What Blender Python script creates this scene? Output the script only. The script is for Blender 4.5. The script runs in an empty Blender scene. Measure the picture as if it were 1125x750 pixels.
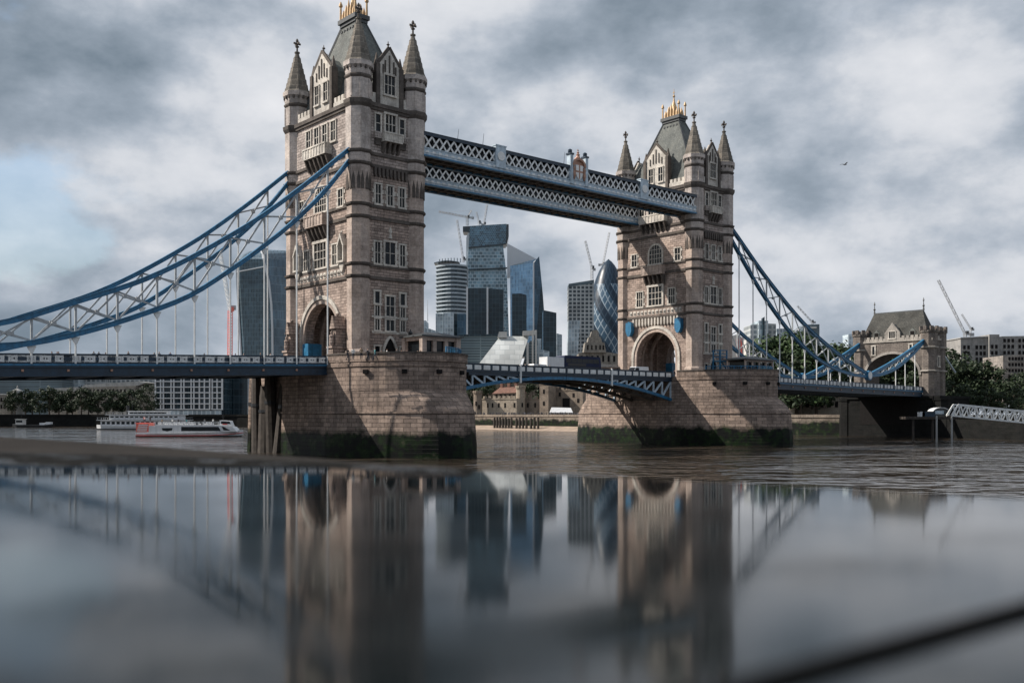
CLOUD_OFF_A, CLOUD_OFF_B = (0.93, 6.3, 5.9), (8.08, 2.4, 2.25)
CLOUD_RAMP = [(0.37, (1.35, 1.72, 2.12)), (0.45, (2.3, 2.7, 3.2)), (0.50, (3.3, 3.65, 4.15)), (0.55, (4.6, 4.8, 5.15)), (0.66, (5.9, 5.95, 6.15))]
EXPOSURE = 0.3
import bpy, bmesh, math, random
from mathutils import Vector, Matrix
R = math.radians
rng = random.Random(7)
scene = bpy.context.scene
col = scene.collection

# ------------------------------------------------------------------ camera
EYE = 6.3                      # eye height above the low-tide river (river surface is z = 0)
FPX, CU, HV = 1077.4, 562.5, 454.9
cam_d = bpy.data.cameras.new('camera')
cam = bpy.data.objects.new('camera', cam_d)
col.objects.link(cam)
cam.location = (0, 0, EYE)
cam.rotation_euler = (R(90), 0, 0)
cam_d.sensor_width = 36
cam_d.lens = FPX / 1125 * 36
cam_d.shift_y = (HV - 375) / 1125
cam_d.clip_start = 0.02
cam_d.clip_end = 12000
cam_d.dof.use_dof = True
cam_d.dof.focus_distance = 170
cam_d.dof.aperture_fstop = 2.4
scene.camera = cam

# ------------------------------------------------------------------ light
TH = R(41.146)                 # heading of the bridge axis
E1 = Vector((math.cos(TH), math.sin(TH), 0))      # along the bridge, away from the camera's bank
E2 = Vector((math.sin(TH), -math.cos(TH), 0))     # across the bridge, towards the camera
TOWER = Vector((-26.22, 162.4, 0))                # near tower's centre
SPAN = 82.3
to_sun = (-E1 * 0.86 - E2 * 0.77 + Vector((0, 0, 0.98))).normalized()
sun_d = bpy.data.lights.new('sun', 'SUN')
sun_d.energy = 5.0
sun_d.angle = R(0.5)
sun_d.color = (1.0, 0.92, 0.83)
sun = bpy.data.objects.new('sun', sun_d)
col.objects.link(sun)
sun.rotation_euler = to_sun.to_track_quat('Z', 'Y').to_euler()

world = bpy.data.worlds.new('World')
scene.world = world
world.use_nodes = True
wn, wl = world.node_tree.nodes, world.node_tree.links
wn.clear()
def N(nodes, t, **kw):
    n = nodes.new(t)
    for k, v in kw.items():
        if k == 'inp':
            for i, val in v.items(): n.inputs[i].default_value = val
        else:
            setattr(n, k, v)
    return n
def ramp(nodes, pts, interp='LINEAR'):
    n = nodes.new('ShaderNodeValToRGB')
    cr = n.color_ramp
    cr.interpolation = interp
    while len(cr.elements) < len(pts): cr.elements.new(0.5)
    for e, (p, c) in zip(cr.elements, pts):
        e.position = p
        e.color = (*c, 1) if len(c) == 3 else c
    return n
sky = N(wn, 'ShaderNodeTexSky', sky_type='NISHITA', sun_disc=False)
sky.sun_elevation = math.asin(to_sun.z)
sky.sun_rotation = math.atan2(to_sun.x, to_sun.y)
sky.air_density, sky.dust_density, sky.ozone_density = 1.2, 1.5, 2.0
tc = N(wn, 'ShaderNodeTexCoord')
sep = N(wn, 'ShaderNodeSeparateXYZ')
wl.new(tc.outputs['Generated'], sep.inputs[0])
def wmath(op, a, b=None, clamp=False):
    m = N(wn, 'ShaderNodeMath', operation=op, use_clamp=clamp)
    for i, v in enumerate((a, b)):
        if v is None: continue
        if isinstance(v, (int, float)): m.inputs[i].default_value = v
        else: wl.new(v, m.inputs[i])
    return m.outputs[0]
comb = N(wn, 'ShaderNodeCombineXYZ')
wl.new(sep.outputs[0], comb.inputs[0])
wl.new(sep.outputs[1], comb.inputs[1])
wl.new(wmath('MULTIPLY', sep.outputs[2], 1.7), comb.inputs[2])
def wnoise(scale, detail, rough, off, dist=0.0):
    mp = N(wn, 'ShaderNodeMapping')
    mp.inputs['Location'].default_value = off
    wl.new(comb.outputs[0], mp.inputs[0])
    n = N(wn, 'ShaderNodeTexNoise', inp={'Scale': scale, 'Detail': detail, 'Roughness': rough, 'Distortion': dist})
    wl.new(mp.outputs[0], n.inputs['Vector'])
    return n.outputs[0]
cover = wnoise(2.4, 8, 0.54, CLOUD_OFF_A)
shade = wmath('ADD', wmath('MULTIPLY', wnoise(2.2, 3, 0.5, CLOUD_OFF_B), 0.36), wmath('MULTIPLY', wnoise(4.8, 12, 0.56, CLOUD_OFF_B), 0.64))
cov_r = ramp(wn, [(0.372, (0, 0, 0)), (0.475, (1, 1, 1))], 'EASE')
wl.new(cover, cov_r.inputs[0])
# denser towards the horizon, where one looks through the layer edge-on
low = wmath('SUBTRACT', 1.0, wmath('MULTIPLY', sep.outputs[2], 2.9), True)
cov = wmath('MAXIMUM', cov_r.outputs[0], wmath('MULTIPLY', low, 0.9))
sh_r = ramp(wn, CLOUD_RAMP)
wl.new(shade, sh_r.inputs[0])
mixn = N(wn, 'ShaderNodeMix', data_type='RGBA')
wl.new(cov, mixn.inputs[0])
wl.new(sky.outputs[0], mixn.inputs[6])
wl.new(sh_r.outputs[0], mixn.inputs[7])
# clouds' own colour near the horizon is evened out by the air between
bg = N(wn, 'ShaderNodeBackground', inp={'Strength': 0.116})
wl.new(mixn.outputs[2], bg.inputs[0])
wo = N(wn, 'ShaderNodeOutputWorld')
wl.new(bg.outputs[0], wo.inputs[0])
scene.view_settings.view_transform = 'Standard'
scene.view_settings.look = 'None'
scene.view_settings.gamma = 1
scene.view_settings.use_curve_mapping = False
scene.view_settings.exposure = EXPOSURE
scene.render.engine = 'CYCLES'
scene.cycles.use_denoising = True
scene.cycles.max_bounces = 6
scene.cycles.glossy_bounces = 4
scene.cycles.diffuse_bounces = 3
scene.cycles.sample_clamp_indirect = 6

# ------------------------------------------------------------------ materials
def mat(name):
    m = bpy.data.materials.new(name)
    m.use_nodes = True
    nt = m.node_tree
    nt.nodes.clear()
    out = nt.nodes.new('ShaderNodeOutputMaterial')
    b = nt.nodes.new('ShaderNodeBsdfPrincipled')
    nt.links.new(b.outputs[0], out.inputs[0])
    return m, nt, b
def mixc(nt, fac, a, b, mode='MIX'):
    n = nt.nodes.new('ShaderNodeMix')
    n.data_type = 'RGBA'
    n.blend_type = mode
    for i, v in ((0, fac), (6, a), (7, b)):
        if isinstance(v, (int, float)): n.inputs[i].default_value = v
        elif isinstance(v, tuple): n.inputs[i].default_value = (*v, 1)
        else: nt.links.new(v, n.inputs[i])
    return n.outputs[2]
def tnoise(nt, vec, scale, detail=4, rough=0.55, stretch=None):
    n = nt.nodes.new('ShaderNodeTexNoise')
    n.inputs['Scale'].default_value = scale
    n.inputs['Detail'].default_value = detail
    n.inputs['Roughness'].default_value = rough
    if stretch:
        mp = nt.nodes.new('ShaderNodeMapping')
        mp.inputs['Scale'].default_value = stretch
        nt.links.new(vec, mp.inputs[0])
        vec = mp.outputs[0]
    nt.links.new(vec, n.inputs['Vector'])
    return n.outputs[0]
def tramp(nt, fac, pts, interp='LINEAR'):
    r = ramp(nt.nodes, pts, interp)
    nt.links.new(fac, r.inputs[0])
    return r.outputs[0]
def tmath(nt, op, a, b=None, clamp=False):
    m = nt.nodes.new('ShaderNodeMath')
    m.operation = op
    m.use_clamp = clamp
    for i, v in enumerate((a, b)):
        if v is None: continue
        if isinstance(v, (int, float)): m.inputs[i].default_value = v
        else: nt.links.new(v, m.inputs[i])
    return m.outputs[0]
def coords(nt, which='Object'):
    return nt.nodes.new('ShaderNodeTexCoord').outputs[which]
def world_pos(nt):
    return nt.nodes.new('ShaderNodeNewGeometry').outputs['Position']
def bump(nt, b, h, strength, dist):
    n = nt.nodes.new('ShaderNodeBump')
    n.inputs['Strength'].default_value = strength
    n.inputs['Distance'].default_value = dist
    nt.links.new(h, n.inputs['Height'])
    nt.links.new(n.outputs[0], b.inputs['Normal'])
def simple(name, c, rough=0.6, metal=0.0, var=0.25, scale=2.0, spec=0.5, streak=0.0):
    m, nt, b = mat(name)
    v = world_pos(nt)
    n = tnoise(nt, v, scale, 5, 0.6)
    lo = tuple(x * (1 - var) for x in c)
    hi = tuple(min(1, x * (1 + var)) for x in c)
    k = tramp(nt, n, [(0.3, lo), (0.7, hi)])
    if streak:
        s = tnoise(nt, v, 1.0, 4, 0.6, (1.6, 1.6, 0.12))
        k = mixc(nt, tramp(nt, s, [(0.5, (0, 0, 0)), (0.7, (streak,) * 3)]), k, tuple(x * 0.45 for x in c))
    nt.links.new(k, b.inputs['Base Color'])
    b.inputs['Roughness'].default_value = rough
    b.inputs['Metallic'].default_value = metal
    b.inputs['Specular IOR Level'].default_value = spec
    return m
def stone(name, c1, c2, mortar, bw, bh, msize=0.02, dirt=0.5, dirt_c=(0.05, 0.045, 0.04), bstr=0.5, algae=None, top=None, spec=0.25):
    """ashlar in courses (UV in metres), blotches, soot streaks; algae = (height, softness) tints the tidal band"""
    m, nt, b = mat(name)
    uv = coords(nt, 'UV')
    pos = world_pos(nt)
    br = nt.nodes.new('ShaderNodeTexBrick')
    br.inputs['Scale'].default_value = 1.0
    br.inputs['Brick Width'].default_value = bw
    br.inputs['Row Height'].default_value = bh
    br.inputs['Mortar Size'].default_value = msize
    br.inputs['Mortar Smooth'].default_value = 0.3
    br.inputs['Color1'].default_value = (*c1, 1)
    br.inputs['Color2'].default_value = (*c2, 1)
    br.inputs['Mortar'].default_value = (*mortar, 1)
    nt.links.new(uv, br.inputs['Vector'])
    blot = tnoise(nt, pos, 0.35, 6, 0.65)
    k = mixc(nt, 1.0, br.outputs[0], tramp(nt, blot, [(0.25, (0.52, 0.50, 0.48)), (0.5, (1, 1, 1)), (0.8, (1.3, 1.25, 1.18))]), 'MULTIPLY')
    fine = tnoise(nt, pos, 3.0, 5, 0.7)
    k = mixc(nt, 1.0, k, tramp(nt, fine, [(0.3, (0.72, 0.72, 0.72)), (0.7, (1.2, 1.2, 1.2))]), 'MULTIPLY')
    st = tnoise(nt, pos, 1.0, 5, 0.65, (0.9, 0.9, 0.10))
    k = mixc(nt, tramp(nt, st, [(0.5, (0, 0, 0)), (0.72, (dirt,) * 3)]), k, dirt_c)
    rough = 0.85
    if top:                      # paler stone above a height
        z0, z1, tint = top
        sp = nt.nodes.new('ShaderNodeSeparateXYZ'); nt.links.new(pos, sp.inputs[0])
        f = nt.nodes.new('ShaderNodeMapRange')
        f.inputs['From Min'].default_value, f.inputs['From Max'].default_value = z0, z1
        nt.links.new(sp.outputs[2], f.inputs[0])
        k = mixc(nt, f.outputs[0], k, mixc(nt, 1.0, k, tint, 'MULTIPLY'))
    if algae:
        z0, z1 = algae
        sp = nt.nodes.new('ShaderNodeSeparateXYZ'); nt.links.new(pos, sp.inputs[0])
        wob = tnoise(nt, pos, 0.32, 6, 0.62)
        zz = tmath(nt, 'ADD', sp.outputs[2], tmath(nt, 'MULTIPLY', tmath(nt, 'SUBTRACT', wob, 0.5), 3.6))
        f = nt.nodes.new('ShaderNodeMapRange')
        f.inputs['From Min'].default_value, f.inputs['From Max'].default_value = z1, z0
        nt.links.new(zz, f.inputs[0])
        patch = tnoise(nt, pos, 0.7, 5, 0.6)
        ac = tramp(nt, patch, [(0.44, (0.006, 0.007, 0.0065)), (0.60, (0.010, 0.022, 0.007)), (0.76, (0.060, 0.053, 0.039))])
        k = mixc(nt, f.outputs[0], k, ac)
        rr = nt.nodes.new('ShaderNodeMapRange')
        rr.inputs['To Min'].default_value, rr.inputs['To Max'].default_value = 0.85, 0.5
        nt.links.new(f.outputs[0], rr.inputs[0])
        nt.links.new(rr.outputs[0], b.inputs['Roughness'])
        spec = 0.12
    else:
        b.inputs['Roughness'].default_value = rough
    nt.links.new(k, b.inputs['Base Color'])
    b.inputs['Specular IOR Level'].default_value = spec
    h = tmath(nt, 'ADD', tmath(nt, 'MULTIPLY', br.outputs['Fac'], -1.0), tmath(nt, 'MULTIPLY', fine, 0.7))
    bump(nt, b, h, bstr, 0.06)
    return m
def curtain(name, glass, line, bw, bh, msize, rough=0.12, offset=0.0, var=0.35, metal=0.0, linemix=1.0):
    """curtain wall: panes with slightly different tints between mullions; UV in metres"""
    m, nt, b = mat(name)
    uv = coords(nt, 'UV')
    br = nt.nodes.new('ShaderNodeTexBrick')
    br.offset = offset
    br.inputs['Scale'].default_value = 1.0
    br.inputs['Brick Width'].default_value = bw
    br.inputs['Row Height'].default_value = bh
    br.inputs['Mortar Size'].default_value = msize
    br.inputs['Mortar Smooth'].default_value = 0.2
    br.inputs['Color1'].default_value = (*(x * (1 - var) for x in glass), 1)
    br.inputs['Color2'].default_value = (*(x * (1 + var) for x in glass), 1)
    br.inputs['Mortar'].default_value = (*line, 1)
    nt.links.new(uv, br.inputs['Vector'])
    big = tnoise(nt, world_pos(nt), 0.05, 3, 0.5)
    k = mixc(nt, 1.0, br.outputs[0], tramp(nt, big, [(0.3, (0.7, 0.7, 0.7)), (0.7, (1.3, 1.3, 1.3))]), 'MULTIPLY')
    nt.links.new(k, b.inputs['Base Color'])
    rr = tmath(nt, 'ADD', tmath(nt, 'MULTIPLY', br.outputs['Fac'], 0.4), rough)
    nt.links.new(rr, b.inputs['Roughness'])
    b.inputs['Metallic'].default_value = metal
    return m

M = {}
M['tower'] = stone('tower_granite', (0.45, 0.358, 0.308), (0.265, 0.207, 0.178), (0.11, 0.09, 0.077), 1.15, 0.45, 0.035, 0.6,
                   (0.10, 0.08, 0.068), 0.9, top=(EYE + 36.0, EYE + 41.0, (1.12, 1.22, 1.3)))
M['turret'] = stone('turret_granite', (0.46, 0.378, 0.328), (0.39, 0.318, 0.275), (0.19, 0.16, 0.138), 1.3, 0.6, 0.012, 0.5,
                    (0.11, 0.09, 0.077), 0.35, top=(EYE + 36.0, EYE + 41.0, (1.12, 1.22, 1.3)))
M['pale'] = stone('portland_stone', (0.58, 0.545, 0.49), (0.50, 0.47, 0.425), (0.3, 0.28, 0.25), 0.9, 0.5, 0.01, 0.45, (0.16, 0.145, 0.13), 0.3)
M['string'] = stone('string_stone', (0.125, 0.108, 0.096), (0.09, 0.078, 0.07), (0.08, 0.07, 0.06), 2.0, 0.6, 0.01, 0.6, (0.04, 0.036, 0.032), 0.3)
M['spire'] = stone('spire_slate', (0.19, 0.17, 0.145), (0.13, 0.12, 0.105), (0.26, 0.235, 0.2), 2.0, 0.95, 0.06, 0.7, (0.035, 0.035, 0.033), 0.6)
M['pier'] = stone('pier_granite', (0.34, 0.266, 0.222), (0.20, 0.156, 0.132), (0.075, 0.062, 0.055), 1.5, 0.62, 0.035, 0.7,
                  (0.085, 0.07, 0.06), 0.7, algae=(EYE - 3.1, EYE - 2.1))
M['roof'] = stone('roof_slate', (0.155, 0.165, 0.155), (0.115, 0.125, 0.12), (0.085, 0.09, 0.087), 0.6, 0.35, 0.02, 0.6, (0.06, 0.07, 0.066), 0.3, spec=0.4)
M['gold'] = simple('gilding', (0.42, 0.285, 0.15), 0.55, 0.2, 0.25, 3)
M['lead'] = simple('lead_dark', (0.06, 0.065, 0.068), 0.5, 0.2, 0.3)
M['glass'] = simple('window_glass', (0.010, 0.013, 0.016), 0.18, 0, 0.5, 0.8, spec=0.25)
M['dark'] = simple('recess_shade_window_dark', (0.014, 0.013, 0.013), 0.9, spec=.1)  # near-black stands in for shade inside recesses; dark windows and drain mouths share it
M['blue'] = simple('bridge_blue_paint', (0.019, 0.135, 0.26), 0.42, 0, 0.32, 1.5, streak=0.65)
M['navy'] = simple('girder_dark_blue', (0.007, 0.026, 0.050), 0.42, 0, 0.3, 1.2, streak=0.5)
M['ice'] = simple('walkway_pale_blue', (0.42, 0.51, 0.58), 0.5, 0, 0.25, 1.5, streak=0.55)
M['white'] = simple('bridge_white_paint', (0.70, 0.71, 0.70), 0.45, 0, 0.12, 1.5, streak=0.3)
M['steel'] = simple('chain_web_paint', (0.36, 0.38, 0.39), 0.5, 0, 0.2, 1.5, streak=0.4)
M['soffit'] = simple('soffit_brown', (0.10, 0.085, 0.07), 0.7, 0, 0.3, 1.0)
M['asphalt'] = simple('asphalt', (0.05, 0.05, 0.052), 0.9, 0, 0.2, 3)
M['timber'] = simple('wet_timber', (0.042, 0.034, 0.028), 0.85, 0, 0.5, 1.2, streak=0.8)
M['black'] = simple('black_paint', (0.012, 0.013, 0.015), 0.4)
M['red'] = simple('red_paint', (0.55, 0.045, 0.035), 0.4)
M['coral'] = simple('coral_paint', (0.72, 0.16, 0.12), 0.45)
M['copper'] = simple('crest_copper', (0.36, 0.20, 0.14), 0.55, 0.1)
M['boatwhite'] = simple('boat_white', (0.62, 0.63, 0.64), 0.4, 0, 0.08, 1.0, streak=0.3)
M['concrete'] = simple('grey_concrete', (0.32, 0.32, 0.31), 0.85, 0, 0.2, 0.4, streak=0.4)
M['bone'] = simple('pale_concrete', (0.52, 0.51, 0.48), 0.8, 0, 0.12, 0.3, streak=0.35)
M['bark'] = simple('bark', (0.08, 0.062, 0.048), 0.95, 0, 0.3, 2)
M['skin'] = simple('skin', (0.42, 0.26, 0.19), 0.6)
M['busblue'] = simple('bus_navy', (0.005, 0.014, 0.05), 0.45, spec=0.2)
# ------------------------------------------------------------------ mesh builder
class MB:
    def __init__(s, mtx=None):
        s.v, s.f, s.uv = [], [], {}
        s.m = mtx.copy() if mtx else Matrix.Identity(4)
    def add(s, verts, faces, uvs=None):
        o = len(s.v)
        s.v += [s.m @ Vector(p) for p in verts]
        for i, f in enumerate(faces):
            if uvs: s.uv[len(s.f)] = uvs[i]
            s.f.append([o + k for k in f])
        return s
    def box(s, c, d, rz=0.0):
        x, y, z = (k / 2 for k in d)
        m = Matrix.Translation(c) @ Matrix.Rotation(rz, 4, 'Z')
        p = [m @ Vector((a * x, b_ * y, c_ * z)) for c_ in (-1, 1) for a, b_ in ((-1, -1), (1, -1), (1, 1), (-1, 1))]
        return s.add(p, [(3, 2, 1, 0), (4, 5, 6, 7), (0, 1, 5, 4), (1, 2, 6, 5), (2, 3, 7, 6), (3, 0, 4, 7)])
    def span(s, x0, x1, y0, y1, z0, z1):
        return s.box(((x0 + x1) / 2, (y0 + y1) / 2, (z0 + z1) / 2), (abs(x1 - x0), abs(y1 - y0), abs(z1 - z0)))
    def loft(s, rings, cap0=True, cap1=True, closed=True):
        n = len(rings[0])
        p = [q for r in rings for q in r]
        fs = []
        m = n if closed else n - 1
        for i in range(len(rings) - 1):
            for j in range(m):
                a, b = i * n + j, i * n + (j + 1) % n
                fs.append((a, b, b + n, a + n))
        if cap0: fs.append(tuple(range(n - 1, -1, -1)))
        if cap1: fs.append(tuple(range((len(rings) - 1) * n, len(rings) * n)))
        return s.add(p, fs)
    def prism(s, poly, z0, z1):
        return s.loft([[(x, y, z0) for x, y in poly], [(x, y, z1) for x, y in poly]])
    def slab(s, poly, y0, y1):          # outline in x,z pushed through y
        return s.loft([[(x, y0, z) for x, z in poly], [(x, y1, z) for x, z in poly]])
    def lathe(s, prof, n=8, c=(0, 0), ph=None, sx=1, sy=1):
        ph = math.pi / n if ph is None else ph
        return s.loft([[(c[0] + sx * r * math.cos(ph + 2 * math.pi * k / n), c[1] + sy * r * math.sin(ph + 2 * math.pi * k / n), z) for k in range(n)] for r, z in prof])
    def beam(s, p, q, w, h, up=(0, 0, 1)):
        p, q = Vector(p), Vector(q)
        d = (q - p).normalized()
        side = d.cross(Vector(up))
        if side.length < 1e-4: side = d.cross(Vector((1, 0, 0)))
        side.normalize()
        u = side.cross(d)
        r = [[e + side * (a * w / 2) + u * (b * h / 2) for a, b in ((-1, -1), (1, -1), (1, 1), (-1, 1))] for e in (p, q)]
        return s.loft(r)
    def path(s, pts, w, h, up=(0, 0, 1)):
        pts = [Vector(p) for p in pts]
        rings = []
        for i, p in enumerate(pts):
            d = (pts[min(i + 1, len(pts) - 1)] - pts[max(i - 1, 0)]).normalized()
            side = d.cross(Vector(up)).normalized()
            u = side.cross(d)
            rings.append([p + side * (a * w / 2) + u * (b * h / 2) for a, b in ((-1, -1), (1, -1), (1, 1), (-1, 1))])
        return s.loft(rings)
    def tube(s, p, q, r0, r1=None, n=6):
        p, q = Vector(p), Vector(q)
        r1 = r0 if r1 is None else r1
        d = (q - p).normalized()
        a = d.cross(Vector((0, 0, 1)))
        if a.length < 1e-4: a = Vector((1, 0, 0))
        a.normalize()
        b = d.cross(a)
        return s.loft([[e + (a * math.cos(2 * math.pi * k / n) + b * math.sin(2 * math.pi * k / n)) * r for k in range(n)] for e, r in ((p, r0), (q, r1))])
    def ball(s, c, r, n=8, sz=1.0):
        return s.lathe([(max(0.01, r * math.sin(math.pi * i / 6)), c[2] - sz * r * math.cos(math.pi * i / 6)) for i in range(7)], n, c)
    def build(s, name, m, parent=None, smooth=False, loc=None):
        me = bpy.data.meshes.new(name)
        me.from_pydata([tuple(p) for p in s.v], [], s.f)
        bm = bmesh.new(); bm.from_mesh(me)
        lay = bm.loops.layers.uv.new('UVMap')
        bm.faces.ensure_lookup_table()
        for f in bm.faces:
            ex = s.uv.get(f.index)
            n = f.normal
            if ex:
                for l, q in zip(f.loops, ex): l[lay].uv = q
                continue
            if abs(n.z) > 0.85:
                for l in f.loops: l[lay].uv = (l.vert.co.x, l.vert.co.y)
            else:
                t = Vector((-n.y, n.x, 0)).normalized()
                for l in f.loops: l[lay].uv = (l.vert.co.dot(t), l.vert.co.z)
        if not s.uv:
            bmesh.ops.recalc_face_normals(bm, faces=bm.faces)
        if smooth:
            for f in bm.faces: f.smooth = True
        bm.to_mesh(me); bm.free()
        me.materials.append(m if not isinstance(m, str) else M[m])
        o = bpy.data.objects.new(name, me)
        col.objects.link(o)
        if parent: o.parent = parent
        if loc: o.location = loc
        return o

def tag(o, label=None, cat=None, group=None, kind=None):
    for k, v in (('label', label), ('category', cat), ('group', group), ('kind', kind)):
        if v: o[k] = v
    return o
def thing(name, label, cat, loc, rz=0.0, group=None):
    o = bpy.data.objects.new(name, None)
    o.empty_display_size = 0.5
    col.objects.link(o)
    o.location = loc
    o.rotation_euler.z = rz
    return tag(o, label, cat, group)
def dup(o, parent=None, loc=None, rz=None, label=None, scale=None):
    c = o.copy()
    col.objects.link(c)
    if parent: c.parent = parent
    for ch in list(o.children): dup(ch, c)
    if loc is not None: c.location = loc
    if rz is not None: c.rotation_euler.z = rz
    if label: c['label'] = label
    if scale is not None: c.scale = (scale,) * 3 if isinstance(scale, (int, float)) else scale
    return c
def at(u, depth, z=0.0):                 # a place in the world from its bearing in the photograph, its distance and its height over the eye
    return Vector(((u - CU) / FPX * depth, depth, EYE + z))
def br(s, t, z=0.0):                     # bridge frame: s along from the near tower, t across towards the camera's side, z over the eye
    p = TOWER + E1 * s + E2 * t
    return Vector((p.x, p.y, EYE + z))
Rz = lambda a: Matrix.Rotation(a, 4, 'Z')
Tr = lambda x, y, z: Matrix.Translation((x, y, z))

# ------------------------------------------------------------------ setting: river, banks
def sheet(name, poly, z, m, kind='structure'):
    b = MB()
    b.add([(x, y, z) for x, y in poly], [tuple(range(len(poly)))])
    o = b.build(name, m)
    return tag(o, kind=kind)

mw, nt, b = mat('river_water')
pos = world_pos(nt)
n1 = tnoise(nt, pos, 0.30, 2, 0.5, (1.0, 1.15, 1.0))
n2 = tnoise(nt, pos, 0.11, 2, 0.5)
n3 = tnoise(nt, pos, 1.1, 3, 0.6)
hh = tmath(nt, 'ADD', tmath(nt, 'ADD', n1, tmath(nt, 'MULTIPLY', n2, 1.6)), tmath(nt, 'MULTIPLY', n3, 0.10))
gust = tramp(nt, tnoise(nt, pos, 0.022, 5, 0.65, (0.6, 1.0, 1.0)), [(0.36, (0.25,) * 3), (0.62, (0.9,) * 3)])
bump(nt, b, tmath(nt, 'MULTIPLY', hh, gust), 1.0, 1.1)
murk = tramp(nt, tnoise(nt, pos, 0.03, 4, 0.6), [(0.35, (0.024, 0.019, 0.014)), (0.65, (0.050, 0.039, 0.029))])
nt.links.new(murk, b.inputs['Base Color'])
b.inputs['Roughness'].default_value = 0.07
b.inputs['IOR'].default_value = 1.33
sheet('river', [(-900, -60), (900, -60), (900, 1500), (-900, 1500)], 0.0, mw)

# north bank: quay line in plan, from the right edge of the view to far left
quay = [(330, 150), (158, 216), at(1125, 236).xy, at(1040, 262).xy, at(985, 281).xy, at(880, 300).xy, at(760, 338).xy, at(640, 372).xy, at(580, 399).xy, at(520, 424).xy, at(375, 470).xy,
        at(260, 492).xy, at(100, 505).xy, at(-200, 500).xy, (-900, 520)]
quay = [Vector(p) for p in quay]
LANDZ = EYE - 0.9
m_ground = simple('embankment_paving', (0.17, 0.16, 0.145), 0.9, 0, 0.3, 0.2)
poly = [tuple(p) for p in quay] + [(-2400, 520), (-2400, 2600), (2400, 2600), (2400, 150)]
bm_ = MB(); bm_.add([(x, y, LANDZ) for x, y in poly], [tuple(range(len(poly)))])
tag(bm_.build('north_bank_ground', m_ground), kind='structure')
m_quay = stone('quay_stone', (0.26, 0.22, 0.185), (0.20, 0.17, 0.14), (0.11, 0.10, 0.09), 1.6, 0.5, 0.02, 0.6, (0.06, 0.05, 0.045), 0.5, algae=(3.6, 4.6))
m_darkquay = stone('dark_quay_shaded', (0.016, 0.016, 0.016), (0.011, 0.012, 0.012), (0.007, 0.007, 0.007), 1.6, 0.5, 0.02, 0.6, (0.012, 0.013, 0.011), 0.5, spec=0.1)  # shade on the right bank and abutment is put into this near-black stone
def quay_wall(pts, m, name, label):
    t = thing(name, label, 'river wall', (pts[0].x, pts[0].y, 0))
    mb = MB(Tr(-pts[0].x, -pts[0].y, 0)); cp = MB(Tr(-pts[0].x, -pts[0].y, 0))
    d = 0.0
    for a, c in zip(pts, pts[1:]):
        L = (c - a).length
        mb.add([(a.x, a.y, -1), (c.x, c.y, -1), (c.x, c.y, LANDZ - .05), (a.x, a.y, LANDZ - .05)], [(0, 1, 2, 3)], [[(d, -1), (d + L, -1), (d + L, LANDZ), (d, LANDZ)]])
        d += L
        cp.beam((a.x, a.y, LANDZ + 0.35), (c.x, c.y, LANDZ + 0.35), 0.6, 0.9)
    mb.build('wall_face', m, t)
    cp.build('parapet', m_quay if m is m_quay else m, t)
quay_wall(quay[4:11], m_quay, 'quay_wall', 'weedy stone river wall under the fortress, with a green tidal band')
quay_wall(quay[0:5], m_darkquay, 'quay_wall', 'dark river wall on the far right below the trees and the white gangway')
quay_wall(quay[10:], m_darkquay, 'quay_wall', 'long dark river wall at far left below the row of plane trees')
# foreshore beach under the fortress
m_sand = simple('foreshore_sand', (0.30, 0.23, 0.175), 0.9, 0, 0.3, 0.4)
sb = MB()
inner = [quay[i] for i in range(6, 11)]
outer = [p + Vector((0.3, -1)).normalized() * w for p, w in zip(inner, (3, 26, 30, 30, 10))]
sb.add([(p.x, p.y, 1.6) for p in inner] + [(p.x, p.y, -0.15) for p in outer],
       [(i, i + 1, i + 6, i + 5) for i in range(4)])
tag(sb.build('beach', m_sand), kind='structure')

# ------------------------------------------------------------------ piers
def pier_ring(hs, t0, L, z, off=0.0, point=0.0, n=20):
    """outline of a pier: straight flanks, rounded (or pointed) noses at both ends; x along the bridge, y across"""
    out = []
    for sgn in (1, -1):
        if sgn == 1: L = L - 1.3
        else: L = L + 1.3
        for k in range(n + 1):
            a = -math.pi / 2 + math.pi * k / n if sgn == 1 else math.pi / 2 + math.pi * k / n
            c, s_ = math.cos(a), math.sin(a)
            y = (abs(c) ** (1.0 + point)) * (L + off)
            out.append(((hs + off) * s_ * sgn * 1.0 if sgn == 1 else (hs + off) * s_, sgn * (t0 + y) if sgn == 1 else -(t0 + y), z))
    return out
def uv_loft(mb, rings):
    n = len(rings[0])
    per = [0.0]
    r0 = rings[len(rings) // 2]
    for j in range(n): per.append(per[-1] + (Vector(r0[(j + 1) % n]) - Vector(r0[j])).length)
    p, fs, uvs = [q for r in rings for q in r], [], []
    for i in range(len(rings) - 1):
        for j in range(n):
            a, c = i * n + j, i * n + (j + 1) % n
            fs.append((a, c, c + n, a + n))
            za, zb = rings[i][0][2], rings[i + 1][0][2]
            dz = max(abs(zb - za), 1.2)
            uvs.append([(per[j], za), (per[j + 1], za), (per[j + 1], za + dz), (per[j], za + dz)])
    top = len(rings) - 1
    fs.append(tuple(range(top * n, top * n + n))); uvs.append([(q[0], q[1]) for q in rings[-1]])
    mb.add(p, fs, uvs)
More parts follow.
